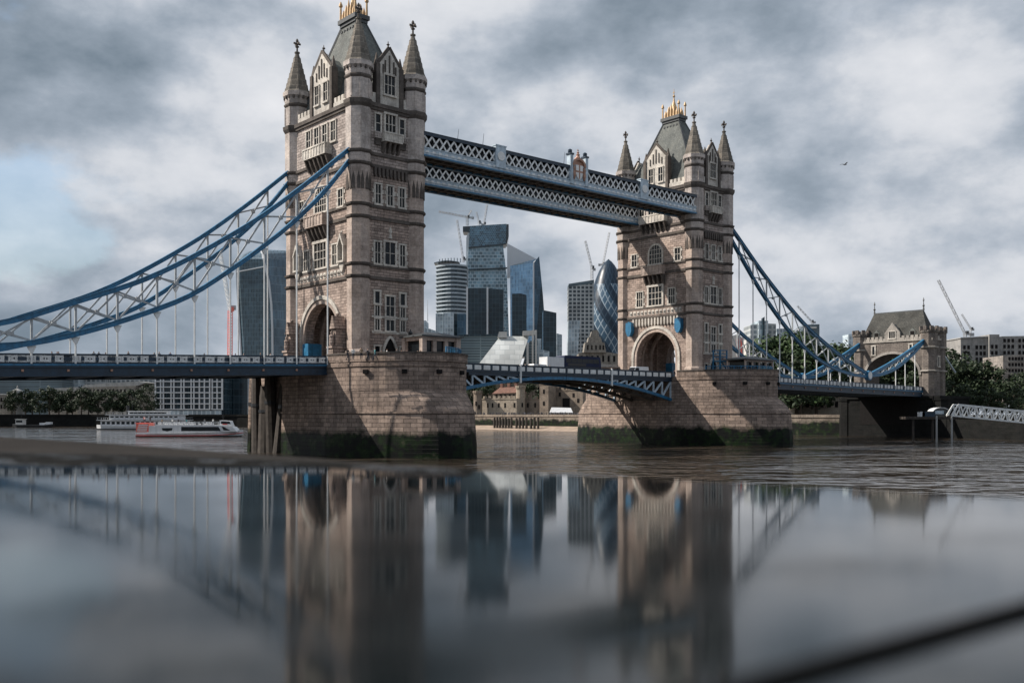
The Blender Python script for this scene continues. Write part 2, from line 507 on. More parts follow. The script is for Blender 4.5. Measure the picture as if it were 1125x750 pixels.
def make_pier(s, label, posts):
    t = thing('bridge_pier', label, 'pier', (*br(s, 0).xy, 0), TH)
    mb = MB(Tr(0, 0, EYE))
    uv_loft(mb, [pier_ring(10.75, 9.5, 19.6, -8.5, 0.3, 0.5), pier_ring(10.75, 9.5, 19.6, -4.5, 0.25, 0.5), pier_ring(10.7, 9.5, 19.4, 0.4, 0, 0.5), pier_ring(10.7, 9.5, 19.2, 0.75, 0, 0.5), pier_ring(10.65, 9.5, 17.9, 2.0, 0, 0.3),
                 pier_ring(10.6, 9.5, 15.8, 3.3, 0, 0.05), pier_ring(10.6, 9.5, 15.6, 3.5), pier_ring(10.6, 9.5, 15.6, 6.9), pier_ring(10.6, 9.5, 15.6, 7.0, 0.12), pier_ring(10.6, 9.5, 15.6, 7.35, 0.12),
                 pier_ring(10.6, 9.5, 15.6, 7.4), pier_ring(10.6, 9.5, 15.6, 7.8)])
    mb.build('masonry', 'pier', t)
    # parapet ring standing on the drum, open where the road crosses
    pb, cb = MB(Tr(0, 0, EYE)), MB(Tr(0, 0, EYE))
    for sgn in (1, -1):
        nn = 28
        ro = [((10.6) * -math.cos(math.pi * k / nn), sgn * (9.5 + (14.3 if sgn == 1 else 15.6) * math.sin(math.pi * k / nn))) for k in range(nn + 1)]
        for a, c in zip(ro, ro[1:]):
            pb.beam((a[0] * .985, a[1], 8.3), (c[0] * .985, c[1], 8.3), 0.45, 1.1)
            cb.beam((a[0] * .985, a[1], 8.95), (c[0] * .985, c[1], 8.95), 0.7, 0.22)
    pb.build('parapet', 'pier', t)
    cb.build('coping', 'string', t)
    hb = MB(Tr(0, 0, EYE))           # drain mouths
    for k in (5, 9, 13, 17, 21, 24):
        a = math.pi * k / 28
        hb.box((-10.62 * math.cos(a), -(9.5 + 15.62 * math.sin(a)), 6.2), (0.75, 0.75, 0.6), a)
    hb.build('drain_mouth', 'dark', t)
    cap = MB(Tr(0, 0, EYE))          # tide-mark ledges
    r = pier_ring(10.7, 9.5, 19.4, 0.0, 0.08, 0.5)
    for a, c in zip(r, r[1:] + r[:1]):
        if (Vector(a) - Vector(c)).length > 0.05: cap.beam((a[0], a[1], 0.25), (c[0], c[1], 0.25), 0.25, 0.25)
    cap.build('ledge', 'pier', t)
    return t
make_pier(0, 'near stone pier on the left with a dark tidal band, under the taller tower', True)
make_pier(SPAN, 'farther stone pier right of centre with bright green weed on its lit end', False)

# ------------------------------------------------------------------ towers
A_, B_ = 5.134, 9.64
FA, FB = A_ + 0.95, B_ + 0.95        # wall planes
BASE = 7.8
def tower_frame(face):
    d, a = {'S': (FA, -math.pi / 2), 'E': (FB, 0), 'N': (FA, math.pi / 2), 'W': (FB, math.pi)}[face]
    return Tr(0, 0, -BASE) @ Rz(a) @ Tr(0, -d, 0)
def window(par, F, x, z0, z1, w, lights=2, transoms=1, arch=False, fr=0.22, proud=0.2, m='pale', quoins=False, label=None, bars=0.105):
    mb, gl = MB(F), MB(F)
    zt = z1 - (w / 2 if arch else 0)
    mb.span(x - w / 2 - fr, x - w / 2, -proud, 0.05, z0 - 0.1, zt)
    mb.span(x + w / 2, x + w / 2 + fr, -proud, 0.05, z0 - 0.1, zt)
    mb.span(x - w / 2 - fr - 0.1, x + w / 2 + fr + 0.1, -proud - 0.12, 0.05, z0 - 0.4, z0 - 0.1)
    if arch:
        k = 10
        pts = [(x + w / 2 * math.cos(math.pi * i / k), zt + w / 2 * math.sin(math.pi * i / k)) for i in range(k + 1)]
        po = [(x + (w / 2 + fr) * math.cos(math.pi * i / k), zt + (w / 2 + fr) * math.sin(math.pi * i / k)) for i in range(k + 1)]
        for i in range(k):
            mb.slab([pts[i], po[i], po[i + 1], pts[i + 1]], -proud, 0.05)
        gl.slab([(x - w / 2, z0 - 0.1), (x + w / 2, z0 - 0.1)] + pts, -0.03, 0.04)
    else:
        mb.span(x - w / 2 - fr - 0.05, x + w / 2 + fr + 0.05, -proud - 0.05, 0.05, z1, z1 + fr)
        gl.span(x - w / 2, x + w / 2, -0.03, 0.04, z0 - 0.1, z1)
    for i in range(1, lights):
        xx = x - w / 2 + w * i / lights
        top = z1 if not arch else zt + math.sqrt(max(0, (w / 2) ** 2 - (xx - x) ** 2))
        mb.span(xx - bars / 2, xx + bars / 2, -proud + 0.06, 0, z0 - 0.1, top)
    for i in range(1, transoms + 1):
        zz = z0 + (z1 - z0) * i / (transoms + 1)
        hw = w / 2 if zz < zt else math.sqrt(max(0, (w / 2) ** 2 - (zz - zt) ** 2))
        mb.span(x - hw, x + hw, -proud + 0.07, 0, zz - bars / 2, zz + bars / 2)
    if quoins:
        n = int((z1 - z0) / 0.7)
        for i in range(n):
            e = 0.32 if i % 2 == 0 else 0.1
            zz = z0 + (z1 - z0) * (i + 0.5) / n
            for sg in (-1, 1):
                mb.span(x + sg * (w / 2 + fr), x + sg * (w / 2 + fr + e), -proud + 0.08, 0.05, zz - 0.3, zz + 0.3)
    o = mb.build('window', m, par)
    gl.build('pane', 'glass', o)
    if label: o['label'] = label
    return o
def octo(r, c, z, n=8): return [(c[0] + r * math.cos(math.pi / 8 + k * math.pi / 4), c[1] + r * math.sin(math.pi / 8 + k * math.pi / 4), z) for k in range(8)]
def make_turret(par, c):
    T0 = Tr(0, 0, -BASE)
    mb = MB(T0)
    q = 1.0 / math.cos(math.pi / 8)
    mb.loft([octo(r * q, c, z) for r, z in ((1.95, BASE), (1.95, 9.6), (1.68, 10.0), (1.68, 34.0), (1.70, 35.0), (1.80, 37.0), (1.86, 38.2), (1.86, 52.2), (1.95, 52.6), (1.95, 53.2), (2.2, 53.5), (2.2, 54.2))])
    tu = mb.build('turret', 'turret', par)
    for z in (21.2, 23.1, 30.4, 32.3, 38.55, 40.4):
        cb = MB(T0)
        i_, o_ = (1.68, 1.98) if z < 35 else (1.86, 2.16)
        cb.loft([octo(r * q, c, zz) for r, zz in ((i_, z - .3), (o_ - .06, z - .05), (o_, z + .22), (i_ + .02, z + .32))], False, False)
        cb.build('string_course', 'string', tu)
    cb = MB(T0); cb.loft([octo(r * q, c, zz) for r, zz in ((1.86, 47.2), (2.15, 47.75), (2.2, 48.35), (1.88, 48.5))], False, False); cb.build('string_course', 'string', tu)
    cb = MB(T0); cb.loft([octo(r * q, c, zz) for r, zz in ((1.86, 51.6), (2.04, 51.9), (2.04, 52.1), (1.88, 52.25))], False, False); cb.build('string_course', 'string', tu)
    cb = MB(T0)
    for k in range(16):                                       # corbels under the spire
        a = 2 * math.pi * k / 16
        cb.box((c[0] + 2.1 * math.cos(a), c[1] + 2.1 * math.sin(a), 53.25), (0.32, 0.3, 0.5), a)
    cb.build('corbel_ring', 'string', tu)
    rb = MB(T0)                                               # blind lancet panels: ribs at the arrises with pointed heads
    for k in range(8):
        a = math.pi / 8 + k * math.pi / 4
        x, y = c[0] + 1.97 * math.cos(a), c[1] + 1.97 * math.sin(a)
        rb.box((x, y, 50.1), (0.24, 0.3, 2.8), a)
    rb.build('panel_rib', 'turret', tu)
    lb = MB(T0)                                               # dark lancets of the corbelled stage
    for k in range(8):
        a = k * math.pi / 4
        for w in (-0.42, 0.42):
            m2 = T0 @ Tr(c[0], c[1], 0) @ Rz(a + math.pi / 2) @ Tr(w, 0, 0)
            lb.m = m2
            lb.slab([(-.24, 34.6), (.24, 34.6), (.24, 36.2), (0, 37.4), (-.24, 36.2)], -1.83, -1.6)
    lb.build('blind_lancet', 'string', tu)
    sp = MB(T0)
    prof = [(2.12, 54.2), (1.9, 54.55)]
    for i in range(7):
        f0 = i / 7
        r0 = 1.82 * (1 - f0) + 0.3 * f0
        z0 = 54.7 + 6.3 * f0
        prof += [(r0 + 0.07, z0), (r0 + 0.05, z0 + .22), (r0 - 0.06, z0 + .26)]
    prof += [(0.28, 61.0), (0.42, 61.1), (0.42, 61.3), (0.18, 61.4)]
    sp.loft([octo(r * q, c, z) for r, z in prof])
    spo = sp.build('spire', 'spire', tu)
    fb = MB(T0)
    fb.lathe([(.16, 61.3), (.14, 62.0), (.34, 62.15), (.34, 62.3), (.14, 62.45), (.12, 63.0), (.26, 63.1), (.22, 63.35), (.06, 63.6)], 6, c)
    for a in (0, math.pi / 2):
        fb.box((c[0], c[1], 62.75), (1.3, 0.2, 0.28), a)
    fb.build('finial', 'string', tu)
    return tu
def balcony(par, F, x, w, z0, z1, depth, m='pale', ncorb=5, side=False):
    mb = MB(F)
    h = z1 - z0
    rail = z0 + h * 0.52
    mb.span(x - w / 2, x + w / 2, -depth, 0, rail, rail + 0.25)
    mb.span(x - w / 2 - .1, x + w / 2 + .1, -depth - .12, -depth + 0.2, z1 - .25, z1)
    mb.span(x - w / 2, x + w / 2, -depth, -depth + 0.12, rail + .25, z1 - .25)
    for sg in (-1, 1): mb.span(x + sg * w / 2 - sg * .2, x + sg * w / 2, -depth + .12, 0, rail + .25, z1)
    n = max(3, int(w / 0.8))
    for i in range(n + 1):
        xx = x - w / 2 + w * i / n
        mb.span(xx - .11, xx + .11, -depth - .08, -depth, rail + .25, z1 - .25)
    o = mb.build('balcony', m, par)
    cb = MB(F)
    for i in range(ncorb):
        xx = x - w / 2 + .3 + (w - .6) * i / (ncorb - 1)
        cb.m = F @ Tr(xx, 0, 0) @ Rz(-math.pi / 2)
        cb.slab([(0, z0), (.35, z0), (depth * .6, z0 + (rail - z0) * .45), (depth * .9, rail), (0, rail)], -.18, .18)
    cb.m = F
    cb.build('corbel', 'string', o)
    return o
def niche(par, F, x, z0, z1, m='pale'):
    mb = MB(F)
    h = z1 - z0
    mb.slab([(x - .25, z0 - 1.4), (x + .25, z0 - 1.4), (x + .8, z0), (x - .8, z0)], -.55, 0)
    mb.span(x - .95, x + .95, -.85, 0, z0, z0 + .3)
    for sg in (-1, 1):
        mb.span(x + sg * .68, x + sg * .95, -.8, 0, z0 + .3, z0 + h * .6)
        mb.slab([(x, z1), (x, z1 - .75), (x + sg * .75, z0 + h * .55), (x + sg * 1.1, z0 + h * .55)], -.85, 0)
    mb.ball((x, -.45, z1 + .15), .22, 6)
    o = mb.build('niche', m, par)
    gb = MB(F); gb.slab([(x - .68, z0 + .3), (x + .68, z0 + .3), (x + .68, z0 + h * .55), (x, z1 - .9), (x - .68, z0 + h * .55)], -.05, .02)
    gb.build('recess_shade', 'dark', o)  # flat dark panel painted as the shade inside the niche
    return o
def facade_road(t, F, outer, shields):
    """the broad face over the road arch; outer = towards the side span (statue niches), else towards the river"""
    for x in (-3.9, -1.3, 1.3, 3.9): window(t, F, x, 43.4, 46.4, 1.35, 2, 1)
    balcony(t, F, -0.2, 7.0, 39.4, 43.1, 1.3, ncorb=6)
    window(t, F, 0, 32.7, 36.6, 3.5, 5, 3, arch=True, fr=.4)
    for x in (-6.1, 6.1): window(t, F, x, 32.7, 35.2, 1.4, 2, 1, quoins=True)
    balcony(t, F, 0, 5.6, 28.0, 32.0, 1.5, 'turret', ncorb=5)
    window(t, F, 0, 23.7, 27.6, 3.7, 4, 2, fr=.45, proud=.3)
    for x in (-4.5, 4.5): window(t, F, x, 23.7, 26.8, 1.7, 3, 1, quoins=True)
    if outer:
        for x in (-7.0, 7.0): niche(t, F, x, 23.6, 28.2)
    cb = MB(F)                                                   # carved band
    cb.span(-7.8, 7.8, -.25, 0, 21.45, 22.9)
    o = cb.build('carved_band', 'tower', t)
    pb = MB(F)
    k = 0
    for i in range(14):
        x = -6.9 + i * 13.8 / 13
        pb.span(x - .36, x + .36, -.33, -.2, 21.7, 22.65)
        pb.ball((x, -.36, 22.18), .26, 6)
    pb.build('carving', 'pale', o)
    if not outer:
        ab = MB(F)                                               # little arcade of corbels over the arch
        for i in range(15):
            x = -6.2 + i * 12.4 / 14
            ab.m = F @ Tr(x, 0, 0)
            ab.slab([(-.2, 20.9), (-.2, 19.6), (0, 19.1), (.2, 19.6), (.2, 20.9)], -.4, 0)
        ab.m = F
        ab.build('corbel_arcade', 'pale', t)
    # arch mouldings
    mo, mi = MB(F), MB(F)
    def arc(r, rz, n=22): return [(r * math.cos(math.pi * i / n), 12.2 + rz * math.sin(math.pi * i / n)) for i in range(n + 1)]
    for (mb, r0, r1, y0) in ((mo, 6.2, 6.8, -.32), (mi, 5.5, 6.15, -.12)):
        p, q = arc(r0, r0 * 1.02), arc(r1, r1 * 1.02)
        for i in range(22): mb.slab([p[i], q[i], q[i + 1], p[i + 1]], y0, .3)
        for sg in (-1, 1): mb.span(sg * r0, sg * r1, y0, .3, BASE, 12.2)
    mo.build('arch_moulding', 'pale', t)
    mi.build('arch_order', 'turret', t)
    if outer:
        for sg in (-1, 1):                                       # statue piers beside the road
            nb = MB(F)
            x = sg * 7.2
            nb.span(x - .75, x + .75, -2.6, 0, BASE, 10.2)
            nb.span(x - .88, x + .88, -2.8, 0, 10.2, 10.5)
            nb.span(x - .6, x + .6, -2.0, 0, 10.5, 13.2)
            nb.slab([(x - .75, 13.2), (x + .75, 13.2), (x + .12, 15.2), (x - .12, 15.2)], -2.3, -.2)
            nb.ball((x, -1.3, 15.4), .3, 6)
            nb.lathe([(.3, 10.5), (.42, 11.0), (.34, 11.7), (.42, 12.1), (.16, 12.35), (.22, 12.5), (.2, 12.75), (.05, 12.9)], 8, (x, -2.35))
            nb.build('statue_pier', 'tower', t)
        for x0, x1 in ((-5.6, -3.7), (3.7, 5.6)):
            gb = MB(F); gb.span(x0, x1, -.3, 2.2, BASE, 11.6); gb.build('blue_gate', 'blue', t)
    if shields:
        for x in (-6.9, 6.9):
            sb_ = MB(F)
            sb_.slab([(x - .8, 20.2), (x - .85, 18.3), (x - .45, 17.4), (x, 17.1), (x + .45, 17.4), (x + .85, 18.3), (x + .8, 20.2), (x + .3, 20.2), (x, 20.5), (x - .3, 20.2)], -1.2, -.2)
            so = sb_.build('shield_box', 'blue', t)
    gable(t, F, 3.25, 48.2, 55.6, 58.2, 3.3, [(-1.35, 1.3, 2), (1.35, 1.3, 2)])
def gable(t, F, hw, z0, zs, zp, rd, wins):
    mb = MB(F)
    s1 = hw - .45
    mb.slab([(-hw, z0), (hw, z0), (hw, zs - 1.0), (s1, zs - .4), (s1, zs), (.5, zp), (-.5, zp), (-s1, zs), (-s1, zs - .4), (-hw, zs - 1.0)], .1, .85)
    o = mb.build('gable', 'pale', t)
    ab = MB(F)
    for sg in (-1, 1):
        ab.beam((sg * (s1 + .15), .2, zs), (0, .2, zp + .45), .5, .28, (0, 1, 0))
        ab.span(sg * (hw - .15) - .35, sg * (hw - .15) + .35, -.15, 1.0, z0, zs - .3)
        ab.lathe([(.5, zs - .3), (.42, zs), (.08, zs + 1.5)], 4, (sg * (hw - .15), .4))
        ab.span(sg * hw * .5 - .1 * 0 - .12, sg * hw * .5 + .12, -.02, .12, zs - 1.6, zs - .2)
    for x in (-.8, 0, .8): ab.span(x - .1, x + .1, -.05, .12, zs - 1.3, zp - .9 - abs(x) * 1.1)
    ab.lathe([(.14, zp + .3), (.12, zp + .8), (.3, zp + .95), (.1, zp + 1.1), (.04, zp + 1.5)], 6, (0, .45))
    ab.build('gable_coping', 'string', o)
    rb = MB(F)
    rb.loft([[(-hw + .3, y, zs - 1.5), (hw - .3, y, zs - 1.5), (hw - .3, y, zs - .6), (0, y, zp - .5), (-hw + .3, y, zs - .6)] for y in (.85, rd)])
    rb.span(-hw + .35, hw - .35, .85, rd, z0, zs - 1.5)
    rb.build('dormer_roof', 'roof', o)
    for x, w, l in wins: window(t, F @ Tr(0, .1, 0), x, 50.3, 53.2, w * .92, l, 1, fr=.18, m='pale')
def facade_end(t, F):
    """the narrow face towards the water upstream or downstream"""
    window(t, F, 0, 44.0, 47.0, 1.9, 3, 1, fr=.3, proud=.35)
    for x in (-2.25, 2.25): window(t, F, x, 44.0, 46.7, .85, 1, 1, fr=.25)
    balcony(t, F, 0, 3.4, 40.9, 44.0, 1.2, ncorb=4)
    for x in (-2.35, 2.35): balcony(t, F, x, 1.3, 41.9, 43.9, .5, 'turret', 3)
    cb = MB(F)
    for i in range(9):
        x = -2.9 + i * 5.8 / 8
        cb.m = F @ Tr(x, 0, 0)
        cb.slab([(-.19, 38.4), (-.19, 37.3), (0, 36.9), (.19, 37.3), (.19, 38.4)], -.45, 0)
    cb.m = F
    cb.build('corbel_arcade', 'string', t)
    for x in (-2.25, 0, 2.25): window(t, F, x, 32.9, 35.8, .95, 2, 1, fr=.24, quoins=True)
    window(t, F, 0, 23.6, 27.0, 1.9, 2, 1, fr=.3, quoins=True)
    for x in (-2.35, 2.35): window(t, F, x, 23.6, 26.8, .95, 2, 1, fr=.26, quoins=True)
    fb = MB(F); fb.slab([(-.3, 27.6), (.3, 27.6), (.1, 28.4), (.3, 28.7), (0, 29.4), (-.3, 28.7), (-.1, 28.4)], -.3, 0); fb.build('carved_finial', 'pale', t)
    for x in (-2.4, 2.4):
        window(t, F, x, 17.4, 19.1, .85, 1, 0, fr=.28)
        window(t, F, x, 15.3, 16.9, .8, 2, 0, fr=.2)
        window(t, F, x, 13.2, 14.8, .8, 2, 0, fr=.2)
        window(t, F, x, 9.0, 10.6, .9, 1, 0, fr=.24)
    window(t, F, 0, 15.5, 18.5, 1.5, 2, 1, fr=.24)
    window(t, F, 0, 13.2, 14.8, 1.5, 2, 0, fr=.24)
    bb = MB(F)
    bb.span(-3.4, 3.4, -.16, 0, 15.05, 15.35); bb.span(-3.4, 3.4, -.2, 0, 12.6, 12.95)
    bb.build('stone_band', 'pale', t)
    db = MB(F)
    k = 8
    arcp = [(-1.25, 8), (-1.25, 10.2)] + [(-1.25 + 1.25 * i / k, 10.2 + 1.9 * math.sin(math.pi / 2 * i / k)) for i in range(1, k + 1)]
    arcp += [(-x, z) for x, z in reversed(arcp[:-1])]
    for p, q in zip(arcp, arcp[1:]): db.beam((p[0], -.1, p[1]), (q[0], -.1, q[1]), .4, .3, (0, 1, 0))
    d = db.build('doorway', 'pale', t)
    ib = MB(F); ib.slab(arcp, -.04, .03); ib.build('door_recess_shade', 'dark', d)  # dark sheet in place of the shade within the doorway
    gable(t, F, 2.35, 48.2, 55.0, 57.3, 3.6, [(0, 2.1, 3)])
def make_tower(s, label, face_river, name='bridge_tower'):
    t = thing(name, label, 'tower', br(s, 0, BASE), TH)
    T0 = Tr(0, 0, -BASE)
    n = 22
    out = [(-FB, BASE), (-FB, 48.2), (FB, 48.2), (FB, BASE), (5.7, BASE), (5.7, 12.2)]
    out += [(5.7 * math.cos(math.pi * i / n), 12.2 + 5.8 * math.sin(math.pi * i / n)) for i in range(1, n)]
    out += [(-5.7, 12.2), (-5.7, BASE)]
    wb = MB(T0 @ Rz(math.pi / 2))
    wb.slab(out, -FA, -FA + 1.8)
    wb.slab(out, FA - 1.8, FA)
    wb.span(-FB, FB, -FA + 1.8, FA - 1.8, 20.0, 48.2)
    for sg in (-1, 1): wb.span(sg * 8.3, sg * FB, -FA + 1.8, FA - 1.8, BASE, 20.0)
    wb.build('wall', 'tower', t)
    for i in range(2):
        rb = MB(T0 @ Rz(math.pi / 2))
        y = -1.5 + 3.0 * i
        p = [(8.3 * math.cos(math.pi * j / n), 12.2 + 7.6 * math.sin(math.pi * j / n)) for j in range(n + 1)]
        q = [(7.7 * math.cos(math.pi * j / n), 12.2 + 7.0 * math.sin(math.pi * j / n)) for j in range(n + 1)]
        for j in range(n): rb.slab([p[j], p[j + 1], q[j + 1], q[j]], y - .3, y + .3)
        for sg in (-1, 1): rb.span(sg * 7.7, sg * 8.3, y - .3, y + .3, BASE, 12.2)
        rb.build('vault_rib', 'turret', t)
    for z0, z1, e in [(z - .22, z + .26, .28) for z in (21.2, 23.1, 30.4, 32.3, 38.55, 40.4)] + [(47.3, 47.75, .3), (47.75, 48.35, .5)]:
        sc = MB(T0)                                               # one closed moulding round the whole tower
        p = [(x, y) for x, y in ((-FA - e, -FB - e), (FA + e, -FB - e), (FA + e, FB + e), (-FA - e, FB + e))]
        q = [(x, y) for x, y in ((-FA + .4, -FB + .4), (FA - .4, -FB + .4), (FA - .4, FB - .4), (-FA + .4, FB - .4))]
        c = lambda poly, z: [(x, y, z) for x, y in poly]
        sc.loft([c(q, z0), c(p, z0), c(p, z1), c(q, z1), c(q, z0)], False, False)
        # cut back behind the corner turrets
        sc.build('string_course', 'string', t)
    def run(F, x0, x1):
        pp = MB(F)
        pp.span(x0, x1, 0.05, .55, 48.36, 49.3)
        k = max(1, round((x1 - x0) / 1.15))
        for i in range(k):
            x = x0 + (x1 - x0) * (i + .5) / k
            pp.span(x - .33, x + .33, 0.05, .55, 49.3, 50.05)
        pp.build('parapet', 'pale', t)
    for f in 'SN':
        F = tower_frame(f)
        run(F, -B_ + 1.7, -3.7); run(F, 3.7, B_ - 1.7)
    for f in 'EW':
        F = tower_frame(f)
        run(F, -A_ + 1.7, -2.2); run(F, 2.2, A_ - 1.7)
    for sx in (-1, 1):
        for sy in (-1, 1): make_turret(t, (sx * A_, sy * B_))
    facade_road(t, tower_frame('S'), not face_river, face_river)
    facade_road(t, tower_frame('N'), face_river, not face_river)
    facade_end(t, tower_frame('E'))
    facade_end(t, tower_frame('W'))
    rb = MB(T0)
    rb.loft([[(sx * x, sy * y, z) for sx, sy in ((-1, -1), (1, -1), (1, 1), (-1, 1))] for x, y, z in ((5.2, 9.3, 48.4), (4.75, 8.7, 50.2), (2.5, 5.1, 58.2), (0.95, 2.2, 64.2))])
    ro = rb.build('roof', 'roof', t)
    hb = MB(T0)
    for sx in (-1, 1):
        for sy in (-1, 1): hb.path([(sx * 4.75, sy * 8.7, 50.2), (sx * 2.5, sy * 5.1, 58.25), (sx * .95, sy * 2.2, 64.2)], .3, .3)
    for k in range(5): hb.box((-1.2, -1.7 + .85 * k, 63.3), (.3, .35, .35)); hb.box((1.2, -1.7 + .85 * k, 63.3), (.3, .35, .35))
    for x in (-.5, .5): hb.box((x, -2.45, 63.3), (.35, .3, .35)); hb.box((x, 2.45, 63.3), (.35, .3, .35))
    hb.span(-1.2, 1.2, -2.4, 2.4, 64.2, 64.7); hb.span(-1.45, 1.45, -2.65, 2.65, 64.7, 65.4)
    hb.build('roof_platform', 'lead', ro)
    cb = MB(T0)
    for sx in (-1.1, 1.1):
        for sy in (-2.25, 2.25):
            cb.lathe([(.2, 65.4), (.16, 67.6), (.34, 67.8), (.3, 68.1), (.08, 68.6)], 6, (sx, sy))
    for k in range(5):
        y = -1.6 + .8 * k
        for sx in (-.95, .95): cb.lathe([(.34, 65.4), (.28, 66.2 + .5 * (1.6 - abs(y))), (.05, 67.0 + .8 * (1.6 - abs(y)))], 6, (sx, y))
    for y in (-2.1, 2.1): cb.lathe([(.36, 65.4), (.28, 66.3), (.05, 67.2)], 6, (0, y))
    cb.lathe([(.8, 65.4), (.72, 66.6), (.5, 68.0), (.24, 69.0), (.12, 69.8), (.32, 70.1), (.1, 70.5), (.08, 71.3), (.03, 71.8)], 8, (0, 0))
    cb.box((0, 0, 70.95), (.6, .1, .12), math.pi / 2)
    cb.build('gilded_crown', 'gold', ro)
    return t
make_tower(0, 'nearer, taller looking stone bridge tower on the left, its sunlit road arch facing the chains', False)
make_tower(SPAN, 'farther stone bridge tower right of centre, two blue shields beside its road arch', True)
# ------------------------------------------------------------------ side spans
def rail_z(s):
    if s < -10.65: return 8.85 + (s + 10.65) * .032
    if s > SPAN + 10.65: return 8.9 - (s - SPAN - 10.65) * .0145
    return 8.8
TS = 9.3
def local_bridge(t_empty_s):                  # mesh matrix: (s, -t, z over eye) -> thing local
    return Tr(-t_empty_s, 0, EYE)
def person_free_side_span(s0, s1, label):
    t = thing('side_span', label, 'bridge deck', (*br((s0 + s1) / 2, 0).xy, 0), TH)
    mid = (s0 + s1) / 2
    L = local_bridge(mid)
    za, zb = rail_z(s0), rail_z(s1)
    def Z(s): return za + (zb - za) * (s - s0) / (s1 - s0)
    def sbox(mb, a, c, y0, y1, d0, d1):         # a sloping bar between two stations
        mb.loft([[(q, y0, Z(q) + d0), (q, y1, Z(q) + d0), (q, y1, Z(q) + d1), (q, y0, Z(q) + d1)] for q in (a, c)])
    rb = MB(L); sbox(rb, s0, s1, -TS + .1, TS - .1, -1.75, -1.35); rb.build('roadway', 'asphalt', t)
    sb_ = MB(L)
    n = int(abs(s1 - s0) / 5.1)
    for i in range(n + 1):
        q = s0 + (s1 - s0) * i / n
        sb_.span(q - .2, q + .2, -TS + .4, TS - .4, Z(q) - 2.75, Z(q) - 1.75)
    for y in (-5, -1.7, 1.7, 5): sbox(sb_, s0, s1, y - .2, y + .2, -2.5, -1.75)
    sb_.build('cross_girders', 'navy', t)
    for sg in (-1, 1):
        y = sg * TS
        gb = MB(L)
        sbox(gb, s0, s1, y - .25, y + .25, -2.85, -2.6)
        sbox(gb, s0, s1, y - .12, y + .12, -2.6, -1.75)
        sbox(gb, s0, s1, y - .3, y + .3, -1.75, -1.5)
        go = gb.build('edge_girder', 'navy', t)
        fb = MB(L); sbox(fb, s0, s1, y - .34, y + .34, -1.5, -1.28)
        fb.build('fascia', 'blue', go)
        lb = MB(L)
        for i in range(1, n):
            q = s0 + (s1 - s0) * i / n
            lb.box((q, y + sg * .2, Z(q) - 2.1), (.28, .25, .28))
        lb.build('boss', 'copper', go)
        pb, wb = MB(L), MB(L)
        sbox(pb, s0, s1, y - .16, y + .16, -.16, .02)
        sbox(pb, s0, s1, y - .12, y + .12, -1.28, -1.08)
        sbox(pb, s0, s1, y - .03, y + .03, -1.08, -.16)
        m = n * 3
        for i in range(m + 1):
            q = s0 + (s1 - s0) * i / m
            w = .5 if i % 3 == 0 else .2
            pb.loft([[(q - w, y + e, Z(q) - 1.3), (q + w, y + e, Z(q) - 1.3), (q + w, y + e, Z(q) + .0), (q - w, y + e, Z(q) + .0)] for e in (-.14, .14)])
            if i < m:
                a = q + (.5 if i % 3 == 0 else .2) + .08
                q2 = s0 + (s1 - s0) * (i + 1) / m
                c = q2 - (.5 if (i + 1) % 3 == 0 else .2) - .08
                for e in (sg * .1, -sg * .1):
                    w0 = (a + c) / 2
                    za_, zc_ = Z(a) - 1.0, Z(c) - .24
                    for (p1, p2) in (((a, za_), (w0, zc_)), ((w0, za_), (a, zc_)), ((w0, za_), (c, zc_)), ((c, za_), (w0, zc_))):
                        wb.beam((p1[0], y + e, p1[1]), (p2[0], y + e, p2[1]), .26, .05, (0, 1, 0))
                    wb.span(a, c, y + e - .04, y + e + .04, Z(w0) - 1.03, Z(w0) - .88)
                    wb.span(a, c, y + e - .04, y + e + .04, Z(w0) - .36, Z(w0) - .22)
                    for xx in (a + .06, c - .06, w0): wb.span(xx - .08, xx + .08, y + e - .045, y + e + .045, Z(w0) - .9, Z(w0) - .34)
        ro = pb.build('railing', 'navy', t)
        wb.build('lattice_infill', 'white', ro)
    return t
person_free_side_span(-10.4, -96, 'left side span of the bridge, dark blue girder with white lattice railing panels')
person_free_side_span(SPAN + 10.4, 178.0, 'right side span of the bridge, running from the farther pier to the shore tower')

# ------------------------------------------------------------------ suspension chains
UP_S = [(6.6, 40.9), (15, 33.6), (24, 26.6), (36.8, 18.6), (48.3, 13.7), (55.7, 11.0), (66, 9.3)]
LO_S = [(6.6, 39.2), (12, 32.6), (19.3, 25.7), (30.5, 17.2), (36, 14.3), (47.1, 10.1), (55.7, 8.25), (66, 8.6)]
UP_N = [(6.6, 41.4), (9.3, 39.5), (20.6, 31.2), (35.5, 21.9), (47.9, 16.3), (59.6, 12.2), (66, 10.3)]
LO_N = [(6.6, 39.4), (9.3, 36.6), (19.6, 27.1), (32, 18.2), (44.2, 12.7), (56.8, 10.2), (66, 9.7)]
def interp(tab, x):
    # smooth (Catmull-Rom) lookup
    if x <= tab[0][0]: return tab[0][1]
    if x >= tab[-1][0]: return tab[-1][1]
    for i in range(len(tab) - 1):
        if tab[i][0] <= x <= tab[i + 1][0]: break
    def sl(k):
        a, c = tab[max(0, k - 1)], tab[min(len(tab) - 1, k + 1)]
        return (c[1] - a[1]) / (c[0] - a[0])
    (x0, y0), (x1, y1) = tab[i], tab[i + 1]
    h = x1 - x0; u = (x - x0) / h
    return (2 * u**3 - 3 * u**2 + 1) * y0 + (u**3 - 2 * u**2 + u) * h * sl(i) + (-2 * u**3 + 3 * u**2) * y1 + (u**3 - u**2) * h * sl(i + 1)
